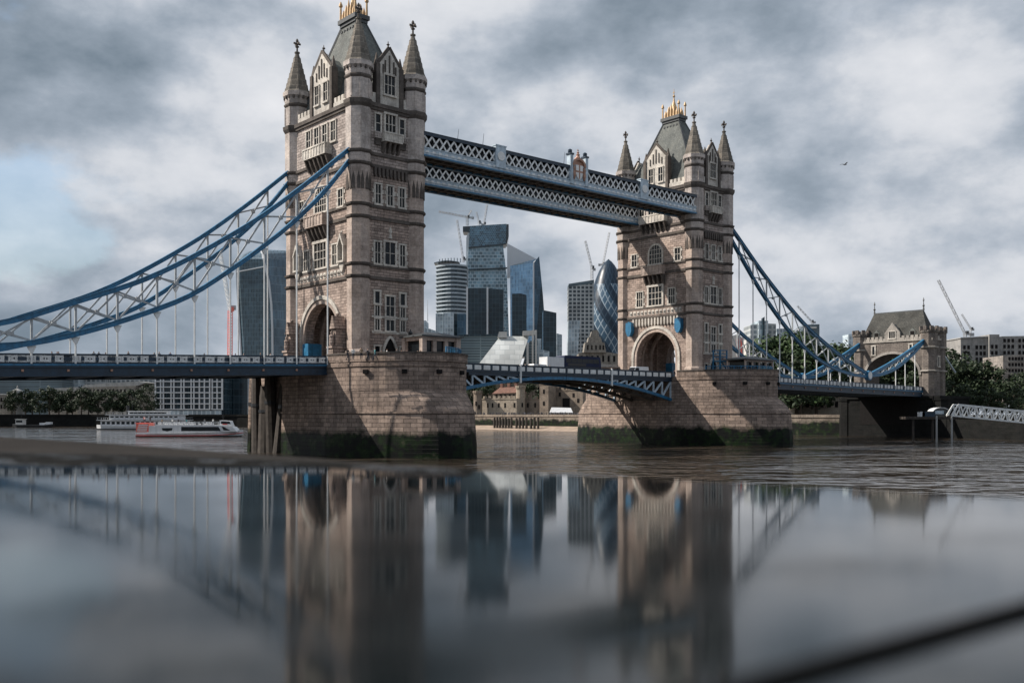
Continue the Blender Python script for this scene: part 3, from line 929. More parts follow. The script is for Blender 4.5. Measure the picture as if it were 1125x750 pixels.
def make_chain(s_tower, sgn, tside, UP, LO, label, short):
    t = thing('suspension_chain', label, 'bridge chain', (*br(s_tower, 0).xy, 0), TH)
    L = Tr(0, 0, EYE)
    y = -tside
    S = lambda d: sgn * d
    n = 30
    ds = [6.6 + (66 - 6.6) * i / n for i in range(n + 1)]
    for nm, tab in (('top_chord', UP), ('bottom_chord', LO)):
        cb = MB(L)
        cb.path([(S(d), y, interp(tab, d)) for d in ds], .5, .6)
        o = cb.build(nm, 'blue', t)
        fl = MB(L)
        for e in (-.32, .32): fl.path([(S(d), y, interp(tab, d) + e) for d in ds], .74, .08)
        fl.build('flange', 'blue', o)
    nodes = [10.6 + 5.2 * i for i in range(11)]
    wb = MB(L)
    for i, d in enumerate(nodes[:-1]):
        e = nodes[i + 1]
        if interp(UP, d) - interp(LO, d) > 1.2:
            wb.beam((S(d), y, interp(UP, d) - .3), (S(d), y, interp(LO, d) + .3), .26, .26, (1, 0, 0))
        if interp(UP, e) - interp(LO, e) > .9:
            wb.beam((S(d), y - .12, interp(UP, d) - .3), (S(e), y - .12, interp(LO, e) + .3), .14, .23)
            wb.beam((S(d), y + .12, interp(LO, d) + .3), (S(e), y + .12, interp(UP, e) - .3), .14, .23)
            m = (d + e) / 2
            zc = (interp(UP, m) + interp(LO, m)) / 2
            wb.box((S(m), y, zc), (.5, .5, .5))
    wb.build('lattice', 'steel', t)
    for d in nodes[:-1]:
        s_abs = s_tower + S(d)
        zr = rail_z(s_abs)
        zl = interp(LO, d) - .35
        if zl - (zr - 1.2) < .6: continue
        hb = MB(L)
        hb.slab([(S(d) - .55, zl), (S(d) + .55, zl), (S(d) + .14, zl - .9), (S(d) - .14, zl - .9)], y - .12, y + .12)
        hb.tube((S(d), y, zl - .5), (S(d), y, zr - 1.3), .13, n=6)
        hb.build('hanger', 'white', t)
    # pinned joint and the short chain up to the shore tower
    hg = MB(Tr(0, 0, 0))
    hg.m = L @ Tr(S(66), y, 10.0 if sgn > 0 else 9.0) @ Matrix.Rotation(math.pi / 2, 4, 'X')
    hg.lathe([(.01, -.55), (1.25, -.55), (1.25, .55), (.01, .55)], 18)
    ho = hg.build('hinge', 'blue', t)
    h2 = MB(hg.m); h2.lathe([(.55, -.62), (.95, -.62), (.95, .62), (.55, .62)], 18); h2.build('hinge_ring', 'white', ho)
    if short:
        zs = 10.2 if sgn > 0 else 9.2
        up = lambda f: zs + (20.9 - zs) * (f + .10 * f * (f - 1) * 2)
        lo = lambda f: up(f) - 2.4 * math.sin(math.pi * min(1, f * 1.02)) ** .8 * (1 - .25 * f)
        d0, d1 = 66.6, 97.0
        fs = [i / 14 for i in range(15)]
        for nm, fn in (('top_chord', up), ('bottom_chord', lo)):
            cb = MB(L); cb.path([(S(d0 + (d1 - d0) * f), y, fn(f)) for f in fs], .6, .8)
            cb.build(nm, 'blue', t)
        wb = MB(L)
        st = [.10 + .115 * k for k in range(8)]
        for a, c in zip(st, st[1:]):
            da, dc = d0 + (d1 - d0) * a, d0 + (d1 - d0) * c
            wb.beam((S(da), y - .1, up(a) - .2), (S(dc), y - .1, lo(c) + .2), .16, .3)
            wb.beam((S(da), y + .1, lo(a) + .2), (S(dc), y + .1, up(c) - .2), .16, .3)
            wb.beam((S(da), y, lo(a) + .2), (S(da), y, up(a) - .2), .2, .2, (1, 0, 0))
        wb.build('lattice', 'steel', t)
        for f in (.45, .62, .8):
            d = d0 + (d1 - d0) * f
            hb = MB(L); hb.tube((S(d), y, lo(f) - .2), (S(d), y, rail_z(s_tower + S(d)) - 1.3), .12, n=6); hb.build('hanger', 'white', t)
    return t
make_chain(0, -1, 9.64, UP_S, LO_S, 'blue suspension chain left of the near tower, the nearer of the two with white hangers', True)
make_chain(0, -1, -9.64, UP_S, LO_S, 'farther left suspension chain, ending on the far left turret of the near tower', True)
make_chain(SPAN, 1, 9.64, UP_N, LO_N, 'blue suspension chain sweeping from the farther tower down to the white ringed joint', True)
make_chain(SPAN, 1, -9.64, UP_N, LO_N, 'far side suspension chain on the right, emerging low behind the farther tower', True)

# ------------------------------------------------------------------ high level walkways
def make_walkway(side, label, crest):
    s0, s1 = 5.0, SPAN - 5.0
    t = thing('high_walkway', label, 'walkway', (*br((s0 + s1) / 2, 7 * side).xy, EYE + 42), TH)
    mid = (s0 + s1) / 2
    L = Tr(-mid, 7 * side, -42.3) @ Tr(0, 0, 0)
    y0, y1 = (-10.9, -6.4) if side == 1 else (9.6, 5.2)
    lo_, hi_ = min(y0, y1), max(y0, y1)
    db = MB(L)
    db.span(s0, s1, lo_ + .25, hi_ - .25, 42.35, 42.6)
    k = 0
    n = 34
    for i in range(n + 1):
        q = s0 + (s1 - s0) * i / n
        db.span(q - .14, q + .14, lo_ + .25, hi_ - .25, 42.0, 42.35)
    db.span(s0, s1, (lo_ + hi_) / 2 - .15, (lo_ + hi_) / 2 + .15, 41.95, 42.36)
    db.build('soffit', 'soffit', t)
    rb = MB(L)
    rb.loft([[(q, lo_ + .1, 45.8), (q, hi_ - .1, 45.8), (q, (lo_ + hi_) / 2, 46.2)] for q in (s0, s1)])
    rb.build('walkway_roof', 'lead', t)
    for y, sg in ((lo_, -1), (hi_, 1)):
        cb = MB(L)
        cb.span(s0, s1, y - .3, y + .3, 45.35, 45.8)
        cb.span(s0, s1, y - .36, y + .36, 45.8, 45.92)
        co = cb.build('top_chord', 'navy', t)
        bl = MB(L)
        bl.span(s0, s1, y - .38, y + .38, 41.95, 42.2)
        bl.build('bottom_chord', 'blue', t)
        fb = MB(L)
        fb.span(s0, s1, y - .2, y + .2, 42.2, 43.25)
        fb.span(s0, s1, y - .3, y + .3, 43.25, 43.4)
        m = 56
        for i in range(m):
            q = s0 + (s1 - s0) * (i + .5) / m
            fb.span(q - .42, q + .42, y + sg * .2, y + sg * .27, 42.5, 43.0)
        fo = fb.build('fascia', 'ice', t)
        ub = MB(L)
        for i in range(m):
            q = s0 + (s1 - s0) * (i + .5) / m
            ub.span(q - .28, q + .28, y + sg * .27, y + sg * .31, 42.6, 42.9)
        ub.span(s0, s1, y + sg * .268, y + sg * .29, 42.62, 42.7)
        ub.build('rosettes', 'white', fo)
        wb = MB(L)
        m = 48
        w = (s1 - s0) / m
        for i in range(m):
            q = s0 + w * i
            wb.beam((q, y + sg * .1, 43.4), (q + w, y + sg * .1, 45.4), .27, .12, (0, 1, 0))
            wb.beam((q, y - sg * .02, 45.4), (q + w, y - sg * .02, 43.4), .27, .12, (0, 1, 0))
        wb.build('lattice', 'white', t)
    gb = MB(L); gb.span(s0, s1, lo_ + .7, hi_ - .7, 42.6, 45.8); gb.build('glazing', 'glass', t)
    for q, w in ((22.4, 1.15), (59.6, 1.15)):
        pb = MB(L)
        for y, sg in ((y0, -side),):
            pb.span(q - w, q + w, y - .45, y + .45, 42.6, 46.3)
            pb.span(q - w - .1, q + w + .1, y - .52, y + .52, 46.3, 46.5)
        po = pb.build('panel_pylon', 'ice', t)
        rb = MB(L @ Tr(q, y0 - side * .5, 44.6) @ Matrix.Rotation(math.pi / 2, 4, 'X'))
        rb.lathe([(.45, -.1), (.8, -.1), (.8, .1), (.45, .1)], 12)
        rb.box((0, 0, 0), (1.0, .16, .12)); rb.box((0, 0, 0), (.16, 1.0, .12))
        rb.build('roundel', 'white', po)
    if crest:
        cb = MB(L)
        c, y = 41.4, y0
        for sg in (-1, 1):
            cb.span(c + sg * 1.95 - .35, c + sg * 1.95 + .35, y - .5, y + .5, 42.6, 47.9)
        cb.span(c - 1.7, c + 1.7, y - .3, y + .3, 42.6, 46.2)
        co = cb.build('crest_frame', 'ice', t)
        kb = MB(L)
        for sg in (-1, 1):
            kb.span(c + sg * 1.95 - .5, c + sg * 1.95 + .5, y - .6, y + .6, 47.9, 48.2)
            kb.lathe([(.32, 48.2), (.42, 48.5), (.42, 48.8), (.1, 49.0)], 8, (c + sg * 1.95, y))
        kb.build('post_cap', 'navy', co)
        hb = MB(L)
        k = 8
        for i in range(k):
            a0, a1 = math.pi * i / k, math.pi * (i + 1) / k
            hb.beam((c + 1.55 * math.cos(a0), y - .4, 46.0 + 1.35 * math.sin(a0)), (c + 1.55 * math.cos(a1), y - .4, 46.0 + 1.35 * math.sin(a1)), .4, .35, (0, 1, 0))
        hb.slab([(c - 1.4, 46.1), (c + 1.4, 46.1), (c + .5, 47.7), (c - .5, 47.7)], y - .25, y + .2)
        hb.lathe([(.36, 47.2), (.46, 47.6), (.3, 48.0), (.4, 48.2), (.14, 48.4), (.26, 48.6), (.08, 48.8), (.04, 49.3)], 8, (c, y - .1))
        hb.box((c, y - .1, 49.05), (.45, .1, .1))
        hb.build('crest_crown', 'copper', co)
        sb_ = MB(L)
        sb_.slab([(c - .9, 46.2), (c - .9, 44.6), (c - .5, 43.9), (c, 43.5), (c + .5, 43.9), (c + .9, 44.6), (c + .9, 46.2)], y - .52, y - .28)
        so = sb_.build('shield', 'white', co)
        qb = MB(L)
        qb.span(c - .9, c + .9, y - .57, y - .5, 44.85, 45.15); qb.span(c - .14, c + .14, y - .565, y - .5, 43.7, 46.2)
        for sg in (-1, 1): qb.lathe([(.12, 43.5), (.34, 44.2), (.28, 45.0), (.36, 45.5), (.12, 45.9)], 6, (c + sg * 1.3, y - .45))
        qb.build('crest_supporters', 'copper', co)
    for q, h in ((20.5, 1.2), (15.0, .9), (40.0, 1.4)):
        if not crest: continue
        mb = MB(L); mb.tube((q, (y0 + y1) / 2, 46.35), (q + .3, (y0 + y1) / 2, 47.6 + h), .05, .03, 5); mb.build('flag_pole', 'lead', t)
    return t
make_walkway(1, 'nearer high walkway between the towers, carrying a copper crowned crest at its middle', True)
make_walkway(-1, 'farther high walkway between the towers, seen just below the crested one', False)

# ------------------------------------------------------------------ bascules
def make_bascule(s0, s1, label):
    """s0 = hinge at the pier, s1 = tip at midstream"""
    t = thing('bascule_leaf', label, 'bridge deck', (*br(s0, 0).xy, 0), TH)
    L = local_bridge(s0)
    def soff(f): return 3.0 + 3.7 * (1 - (1 - f) ** 2.0)          # underside of the arch, f = 0 at the pier
    n = 16
    rb = MB(L); rb.span(s0, s1, -7.4, 7.4, 7.15, 7.45); rb.build('roadway', 'asphalt', t)
    for y in (-7.9, -3.0, 3.0, 7.9):
        gb, wb = MB(L), MB(L)
        gb.span(s0, s1, y - .3, y + .3, 6.75, 7.5)
        q = [(s0 + (s1 - s0) * i / n, y, soff(i / n)) for i in range(n + 1)]
        lb = MB(L); lb.path(q, .7, .55)
        g = gb.build('girder', 'navy', t)
        lb.build('arched_chord', 'blue' if abs(y) > 5 else 'soffit', g)
        m = 9
        for i in range(m):
            a, c = i / m * .8, (i + 1) / m * .8
            sa, sc_ = s0 + (s1 - s0) * a, s0 + (s1 - s0) * c
            wb.beam((sa, y, soff(a)), (sa, y, 6.8), .3, .3, (1, 0, 0))
            if 6.8 - soff(c) > .5: wb.beam((sc_, y - .05, soff(c)), (sa, y - .05, 6.8), .25, .35)
        wb.build('web', 'ice' if abs(y) > 5 else 'soffit', g)
    cb = MB(L)
    for i in range(n + 1):
        f = i / n
        q = s0 + (s1 - s0) * f
        cb.span(q - .15, q + .15, -7.6, 7.6, 6.5, 6.9)
        if i % 2 == 0: cb.span(q - .12, q + .12, -7.6, 7.6, soff(f) - .1, soff(f) + .15)
    cb.build('cross_girders', 'soffit', t)
    for sg in (-1, 1):
        y = sg * 8.15
        pb, wb = MB(L), MB(L)
        pb.span(s0, s1, y - .16, y + .16, 8.62, 8.82)
        pb.span(s0, s1, y - .2, y + .2, 7.35, 7.6)
        pb.span(s0, s1, y - .03, y + .03, 7.6, 8.62)
        m = 15
        for i in range(m + 1):
            q = s0 + (s1 - s0) * i / m
            pb.span(q - .19, q + .19, y - .15, y + .15, 7.45, 8.65)
            if i < m:
                a, c = sorted((q, s0 + (s1 - s0) * (i + 1) / m))
                for e in (-.08, .08):
                    wb.span(a + .26, c - .26, y + e - .03, y + e + .03, 7.72, 8.5)
                    wb.span(a + .55, c - .55, y + e * 1.4 - .03, y + e * 1.4 + .03, 7.9, 8.32)
        ro = pb.build('railing', 'navy', t)
        wb.build('infill_panels', 'white', ro)
    gb = MB(L)
    q = s0 + (s1 - s0) * (.62 if s0 < 40 else .60)
    gb.span(q - .18, q + .18, -8.5, -8.25, 5.6, 8.9)
    gb.build('clearance_gauge', 'white', t)
    return t
make_bascule(10.7, SPAN / 2 - .05, 'bascule leaf on the near pier side, bright blue arched girder under white railing panels')
make_bascule(SPAN - 10.7, SPAN / 2 + .05, 'bascule leaf on the farther pier side, its pale truss web showing at the right end')

# ------------------------------------------------------------------ shore tower at the far end of the right side span
M['shore'] = stone('shore_tower_stone_shaded', (.20, .175, .155), (.14, .122, .11), (.07, .062, .057), 1.15, .45, .025, .6, (.05, .045, .04), .6)  # darkened copy of the tower granite: cloud shade put into its colour
M['shore_pale'] = stone('shore_dressing_shaded', (.36, .335, .30), (.30, .28, .255), (.18, .17, .155), 1, .5, .01, .55, (.09, .085, .08), .3)  # pale dressing stone, likewise darkened to carry the cloud shade
def make_shore_tower():
    s0, s1, tw = 179.0, 186.6, 11.6
    t = thing('shore_tower', 'squat stone gate tower with slate hipped roof at the right end of the bridge', 'tower', (*br((s0 + s1) / 2, 0).xy, 0), TH)
    L = local_bridge((s0 + s1) / 2)
    n = 20
    top = 20.6
    rx, rz, sp = 8.0, 6.2, 11.0
    out = [(-tw, 5), (-tw, top), (tw, top), (tw, 5), (rx, 5), (rx, sp)] + [(rx * math.cos(math.pi * i / n), sp + rz * math.sin(math.pi * i / n)) for i in range(1, n)] + [(-rx, sp), (-rx, 5)]
    wb = MB(L @ Tr((s0 + s1) / 2, 0, 0) @ Rz(-math.pi / 2))
    wb.slab(out, -(s1 - s0) / 2, (s1 - s0) / 2)
    wb.build('wall', M['shore'], t)
    mo = MB(L @ Tr(s0, 0, 0) @ Rz(-math.pi / 2))
    for i in range(n):
        a, c = math.pi * i / n, math.pi * (i + 1) / n
        mo.slab([((rx + e) * math.cos(w), sp + (rz + e) * math.sin(w)) for e, w in ((0, a), (.7, a), (.7, c), (0, c))], -.35, .2)
    mo.build('arch_moulding', M['shore_pale'], t)
    F = L @ Tr(s0, 0, 0) @ Rz(-math.pi / 2)
    for x in (-5.6, 5.6): window(t, F, x, 17.3, 19.6, .7, 1, 0, fr=.35)
    FE = L @ Tr((s0 + s1) / 2, -tw, 0)
    window(t, FE, 0, 13.5, 16.0, .9, 1, 0, fr=.3)
    pp = MB(L)
    pp.span(s0 - .3, s1 + .3, -tw - .3, tw + .3, top, top + .5)
    po = pp.build('cornice', M['shore_pale'], t)
    cr = MB(L)
    for i in range(14):
        y = -8.6 + 17.2 * i / 13
        if abs(y) > 2.4:
            cr.span(s0 - .1, s0 + .5, y - .42, y + .42, top + .5, top + 1.7)
    cr.span(s0, s0 + .45, -8.9, 8.9, top + .5, top + 1.1)
    cr.build('parapet', M['shore_pale'], t)
    for bx in ((s1 - .45, s1, -8.9, 8.9), (s0 + 3, s1 - 3, tw - .45, tw), (s0 + 3, s1 - 3, -tw, -tw + .45)):
        cr = MB(L); cr.span(*bx, top + .5, top + 1.3); cr.build('parapet', M['shore_pale'], t)
    for q in (s0 + 1.2, s1 - 1.2):
        for y in (-tw + 1.4, tw - 1.4):
            tb = MB(L)
            tb.loft([octo(r, (q, y), z) for r, z in ((2.0, 5), (2.0, 18.2), (2.3, 18.8), (2.3, 22.6), (2.55, 22.8), (2.55, 23.3))])
            for k in range(8):
                a = k * math.pi / 4
                tb.box((q + 2.2 * math.cos(a), y + 2.2 * math.sin(a), 23.9), (.7, .9, 1.2), a)
            to = tb.build('turret', M['shore'], t)
            sb_ = MB(L)
            for z in (12.0, 18.6, 22.9): sb_.loft([octo(r, (q, y), z + e) for r, e in ((2.1, -.25), (2.55, -.1), (2.55, .2), (2.1, .35))], False, False)
            sb_.build('string_course', M['shore_pale'], to)
    rb = MB(L)
    ys = 10.2
    rb.loft([[(q, -ys * w, z) for q, w, z in ((s0 + .8, 1, top + .6), (s1 - .8, 1, top + .6))] + [(q, ys * w, z) for q, w, z in ((s1 - .8, 1, top + .6), (s0 + .8, 1, top + .6))],
             [(s0 + 3.4, -7.4, 29.2), (s1 - 3.4, -7.4, 29.2), (s1 - 3.4, 7.4, 29.2), (s0 + 3.4, 7.4, 29.2)]])
    ro = rb.build('roof', stone('shore_roof_slate', (0.085, 0.085, 0.078), (0.06, 0.062, 0.058), (0.04, 0.04, 0.038), .8, .45, .03, .5, (.03, .032, .03), .4), t)
    fb = MB(L)
    fb.span((s0 + s1) / 2 - .25, (s0 + s1) / 2 + .25, -7.5, 7.5, 29.1, 29.6)
    for y in (-7.4, 7.4): fb.lathe([(.3, 29.4), (.2, 30.4), (.4, 30.7), (.15, 31.0), (.1, 31.9), (.28, 32.1), (.04, 33.0)], 6, ((s0 + s1) / 2, y))
    fb.build('ridge_and_finials', 'lead', ro)
    gable_mb = MB(F)
    gable_mb.slab([(-2.3, top + .5), (2.3, top + .5), (2.3, top + 2.7), (0, top + 5.6), (-2.3, top + 2.7)], .1, .8)
    go = gable_mb.build('gable', M['shore_pale'], t)
    d = MB(F); d.loft([[(-2.1, y, top + .6), (2.1, y, top + .6), (2.1, y, top + 2.5), (0, y, top + 5.2), (-2.1, y, top + 2.5)] for y in (.8, 4.0)]); d.build('dormer_roof', 'roof', go)
    window(t, F @ Tr(0, .1, 0), 0, top + 1.2, top + 3.0, 1.8, 3, 0, fr=.2)
    for x in (-5.4, 5.4):
        db = MB(F)
        db.loft([[(x - .9, y, top + 1.6), (x + .9, y, top + 1.6), (x + .9, y, top + 2.9), (x, y, top + 3.8), (x - .9, y, top + 2.9)] for y in (1.2, 4.0)])
        do = db.build('dormer', 'roof', t)
        w = MB(F); w.span(x - .6, x + .6, 1.14, 1.2, top + 1.7, top + 2.9); w.build('pane', 'dark', do)
    bb = MB(L)
    bb.span(s0 - 1.5, s1 + 9, -14.5, 14.5, -EYE - .5, 5.0)
    bb.span(s0 - 2.0, s1 + 9.3, -14.8, 14.8, 4.4, 5.1)
    for y in (-14.0, 14.0):
        bb.loft([octo(2.6, (s0 + .6, y), z) for z in (-EYE - .5, 4.4)])
        bb.loft([octo(2.9, (s0 + .6, y), z) for z in (3.9, 4.3)])
    bb.build('abutment', m_darkquay, t)
    db = MB(L)
    db.span(s0 - 1.56, s0 - 1.4, -9, 9, -3.0, 4.2)  # dark plate on the front face, standing in for the abutment's shade
    db.build('abutment_recess_shade', 'dark', t)
    return t
make_shore_tower()
# ------------------------------------------------------------------ things on the piers and the roadway
def s_at(u, t):
    k = (u - CU) / FPX
    P = TOWER + E2 * t
    return -(P.x - k * P.y) / (E1.x - k * E1.y)
def blue_rail(mb, pts, z, h=1.25, step=1.6):
    for a, c in zip(pts, pts[1:]):
        a, c = Vector(a), Vector(c)
        L = (c - a).length
        k = max(1, round(L / step))
        for zz, w in ((z + h, .14), (z + h * .55, .08), (z + .15, .1)):
            mb.beam((a.x, a.y, zz), (c.x, c.y, zz), w, w)
        for i in range(k + 1):
            p = a.lerp(c, i / k)
            mb.span(p.x - .07, p.x + .07, p.y - .07, p.y + .07, z, z + h + .1)
        for i in range(k * 4):
            p = a.lerp(c, (i + .5) / (k * 4))
            mb.span(p.x - .025, p.x + .025, p.y - .025, p.y + .025, z + .15, z + h)
def make_cabin(s, t_, label, w, d, h, stone_m, glassy, heading=0):
    z0 = BASE
    c = thing('control_cabin', label, 'cabin', br(s, t_, z0), TH)
    b_ = MB()
    if glassy:
        b_.span(-w / 2, w / 2, -d / 2, d / 2, 0, 1.1)
        for x in [-w / 2 + w * i / 4 for i in range(5)]:
            for y in (-d / 2, d / 2): b_.span(x - .16, x + .16, y - .16, y + .16, 1.1, h)
        for y in (-d / 2, d / 2): b_.span(-w / 2, w / 2, y - .12, y + .12, h - .4, h)
    else:
        for x in (-w / 2, w / 2):
            for y in (-d / 2, d / 2):
                b_.span(x - .4, x + .4, y - .4, y + .4, 0, h)
        b_.span(-w / 2, w / 2, -d / 2 + .2, d / 2 - .2, 0, 1.2)
        for k in (-.17, .17): b_.span(w * k - .35, w * k + .35, -d / 2 - .1, d / 2 + .1, 0, h)
        b_.span(-w / 2 - .2, w / 2 + .2, -d / 2 - .2, d / 2 + .2, h - .55, h)
    b_.build('wall', stone_m, c)
    g = MB(); g.span(-w / 2 + .25, w / 2 - .25, -d / 2 + .28, d / 2 - .28, 1.0, h - .45); g.build('window', 'glass', c)
    r = MB()
    r.span(-w / 2 - .7, w / 2 + .7, -d / 2 - .7, d / 2 + .7, h, h + .22)
    r.loft([[(x, y, h + .22) for x, y in ((-w / 2 - .5, -d / 2 - .5), (w / 2 + .5, -d / 2 - .5), (w / 2 + .5, d / 2 + .5), (-w / 2 - .5, d / 2 + .5))],
            [(x * .55, y * .55, h + .75) for x, y in ((-w / 2, -d / 2), (w / 2, -d / 2), (w / 2, d / 2), (-w / 2, d / 2))]])
    r.build('roof', 'lead', c)
    return c
make_cabin(3.0, 17.5, 'stone control cabin with tall openings at the right end of the near pier', 6.5, 4.6, 3.9, 'turret', False)
make_cabin(SPAN + 3.4, 17.6, 'low glazed control cabin with pale posts on top of the farther pier', 9.5, 4.4, 3.4, 'turret', True)
t = thing('blue_railing', 'blue iron railing on the right end of the near pier beside the stone cabin', 'railing', br(6, 18, BASE), TH)
mb = MB(Tr(-6, 18, 0)); arc = [(10.1 * -math.cos(math.pi * k / 28), -(9.5 + 14.3 * math.sin(math.pi * k / 28))) for k in range(15, 27)]
blue_rail(mb, [(p[0], p[1], 0) for p in arc], .15, 2.0); mb.build('bars', 'blue', t)
t = thing('blue_railing', 'blue iron railing running along the rim of the farther pier', 'railing', br(SPAN, 18, BASE), TH)
mb = MB(Tr(0, 18, 0)); arc = [(10.1 * -math.cos(math.pi * k / 28), -(9.5 + 14.3 * math.sin(math.pi * k / 28))) for k in range(4, 27)]
blue_rail(mb, [(p[0], p[1], 0) for p in arc], .15, 1.75); mb.build('bars', 'blue', t)
# blue stair tower by the farther tower's end face
t = thing('access_stair', 'blue steel access stair and gantry against the end face of the farther tower', 'stair', br(SPAN - 1.0, 13.2, BASE), TH)
mb = MB()
for x in (-1.1, 1.1):
    for y in (-.9, .9): mb.span(x - .12, x + .12, y - .12, y + .12, 0, 5.6)
mb.span(-1.3, 1.3, -1.1, 1.1, 3.2, 3.4)
for zz in (4.2, 4.9, 5.6):
    for y in (-1, 1): mb.span(-1.2, 1.2, y - .05, y + .05, zz - .05, zz + .05)
    for x in (-1.2, 1.2): mb.span(x - .05, x + .05, -1, 1, zz - .05, zz + .05)
mb.build('gantry', 'blue', t)
st = MB()
for i in range(11): st.span(1.3 + i * .32, 1.7 + i * .32, -.6, .6, 3.1 - i * .29, 3.18 - i * .29)
for y in (-.6, .6): st.beam((1.2, y, 3.3), (4.9, y, .1), .1, .25); st.beam((1.2, y, 4.3), (4.9, y, 1.1), .07, .07)
st.build('steps', 'blue', t)
# ornate lamp standard on the near pier
t = thing('lamp_standard', 'ornate blue lamp standard with a lantern in front of the near tower', 'street lamp', br(s_at(451, 14.5), 14.5, BASE), TH)
mb = MB()
mb.lathe([(.45, 0), (.45, .5), (.26, .7), (.2, 1.4), (.32, 1.6), (.14, 1.8), (.11, 3.6), (.2, 3.7), (.1, 3.9), (.1, 4.1)], 10)
for a in range(4):
    mb.m = Rz(a * math.pi / 2)
    mb.beam((.1, 0, 2.3), (.95, 0, 2.75), .09, .16); mb.beam((.95, 0, 2.75), (.6, 0, 3.3), .08, .12); mb.box((.45, 0, 2.7), (.5, .1, .5))
mb.build('post', 'blue', t)
mb = MB(); mb.lathe([(.16, 4.1), (.34, 4.75), (.4, 4.8), (.1, 5.15), (.05, 5.4)], 6); mb.build('lantern', 'black', t)

# people
def make_body(name, pose):
    P = {'hip': (0, 0, .93), 'sp': (0, .01, 1.15), 'ch': (0, .0, 1.36), 'nk': (0, 0, 1.50), 'hd': (0, .02, 1.60), 'tp': (0, .02, 1.70)}
    J = [('hip', .13), ('sp', .125), ('ch', .135), ('nk', .055), ('hd', .095), ('tp', .075)]
    ed = [('hip', 'sp'), ('sp', 'ch'), ('ch', 'nk'), ('nk', 'hd'), ('hd', 'tp')]
    for sg, k in ((-1, 'l'), (1, 'r')):
        st = pose.get('stride', 0) * sg
        ar = pose.get('arm', 0)
        P['h' + k] = (sg * .09, 0, .88); P['k' + k] = (sg * .10, st * .18 + .02, .48); P['a' + k] = (sg * .10, st * .34 - (.08 if st < 0 else 0), .08); P['t' + k] = (sg * .11, st * .34 + .14, .04)
        P['s' + k] = (sg * .185, 0, 1.41); P['e' + k] = (sg * .24, -st * .10 + ar * .12, 1.14 + ar * .02); P['w' + k] = (sg * .22, -st * .14 + .05 + ar * .26, .90 + ar * .24)
        J += [('h' + k, .10), ('k' + k, .068), ('a' + k, .05), ('t' + k, .035), ('s' + k, .07), ('e' + k, .048), ('w' + k, .036)]
        ed += [('hip', 'h' + k), ('h' + k, 'k' + k), ('k' + k, 'a' + k), ('a' + k, 't' + k), ('ch', 's' + k), ('s' + k, 'e' + k), ('e' + k, 'w' + k)]
    names = [j[0] for j in J]
    me = bpy.data.meshes.new(name)
    me.from_pydata([P[n] for n in names], [(names.index(a), names.index(c)) for a, c in ed], [])
    o = bpy.data.objects.new(name, me); col.objects.link(o)
    o.modifiers.new('skin', 'SKIN')
    for i, (n, r) in enumerate(J):
        me.skin_vertices[0].data[i].radius = (r, r * (.8 if n in ('hip', 'sp', 'ch') else 1))
    me.skin_vertices[0].data[0].use_root = True
    sub = o.modifiers.new('sub', 'SUBSURF'); sub.levels = 1; sub.render_levels = 1
    dg = bpy.context.evaluated_depsgraph_get()
    m2 = bpy.data.meshes.new_from_object(o.evaluated_get(dg))
    bpy.data.objects.remove(o)
    return m2
cloth_cols = [('dark_coat', (.025, .028, .035)), ('navy_jacket', (.03, .05, .12)), ('white_shirt', (.6, .6, .58)), ('red_top', (.4, .05, .04)), ('tan_coat', (.28, .2, .13)), ('grey_top', (.16, .17, .18)), ('teal_top', (.04, .2, .22))]
trouser = simple('dark_trousers', (.03, .035, .05), .9)
hair_m = simple('hair', (.04, .028, .02), .8)
def person_mesh(pose, cm, nm):
    me = make_body(nm, pose)
    me.materials.clear()
    for m in (cm, M['skin'], trouser, hair_m): me.materials.append(m)
    for p in me.polygons:
        z, y, x = p.center.z, p.center.y, abs(p.center.x)
        p.material_index = 2 if z < .90 and x < .2 else (1 if (z > 1.47 and not (z > 1.64 or y < -.035)) or (x > .19 and z < .98) else (3 if z > 1.5 else 0))
        p.use_smooth = True
    return me
bodies = []
for i, (nm, c) in enumerate(cloth_cols):
    cm = simple(nm, c, .85, 0, .15, 4)
    bodies.append((person_mesh({'stride': (1, 0, .6)[i % 3], 'arm': (0, 1, .3)[i % 3]}, cm, nm + '_figure'), nm.replace('_', ' ')))
def person(pos, rz, k, label, group):
    o = bpy.data.objects.new('person', bodies[k][0])
    col.objects.link(o)
    o.location = pos; o.rotation_euler.z = rz
    o.scale = (1, 1, rng.uniform(.96, 1.06))
    return tag(o, label, 'person', group)
for i, u in enumerate((57, 64, 67, 103, 110, 119, 141, 171, 178, 187, 226, 262, 268, 288, 301)):
    s = s_at(u, 8.3)
    k = (0, 1, 0, 5, 0, 1, 0, 0, 5, 1, 0, 1, 5, 0, 2)[i]
    person(br(s, 8.3 - (i % 3) * .5, rail_z(s) - 1.33), rng.uniform(0, 6.3), k, 'distant pedestrian whose head shows over the railing of the left side span', 'pedestrians on the left side span')
for i, u in enumerate((382, 388, 397, 404, 412, 419, 425, 436, 441, 447, 456, 459, 462, 473, 476, 481)):
    tt = 17.5 + (i * 7 % 5) * .8
    person(br(s_at(u, tt), tt, BASE), rng.uniform(0, 6.3), (0, 2, 4, 0, 6, 1, 2, 0, 5, 3, 0, 4, 0, 2, 0, 1)[i], 'distant pedestrian whose head shows over the parapet of the near pier', 'pedestrians on the near pier')
for i, u in enumerate((577, 581, 592, 604, 672, 741)):
    tt = 6.6
    person(br(s_at(u, tt), tt, 7.45), rng.uniform(0, 6.3), (2, 4, 0, 5, 1, 0)[i], 'distant pedestrian behind the white railing panels between the towers', 'pedestrians on the bascules')

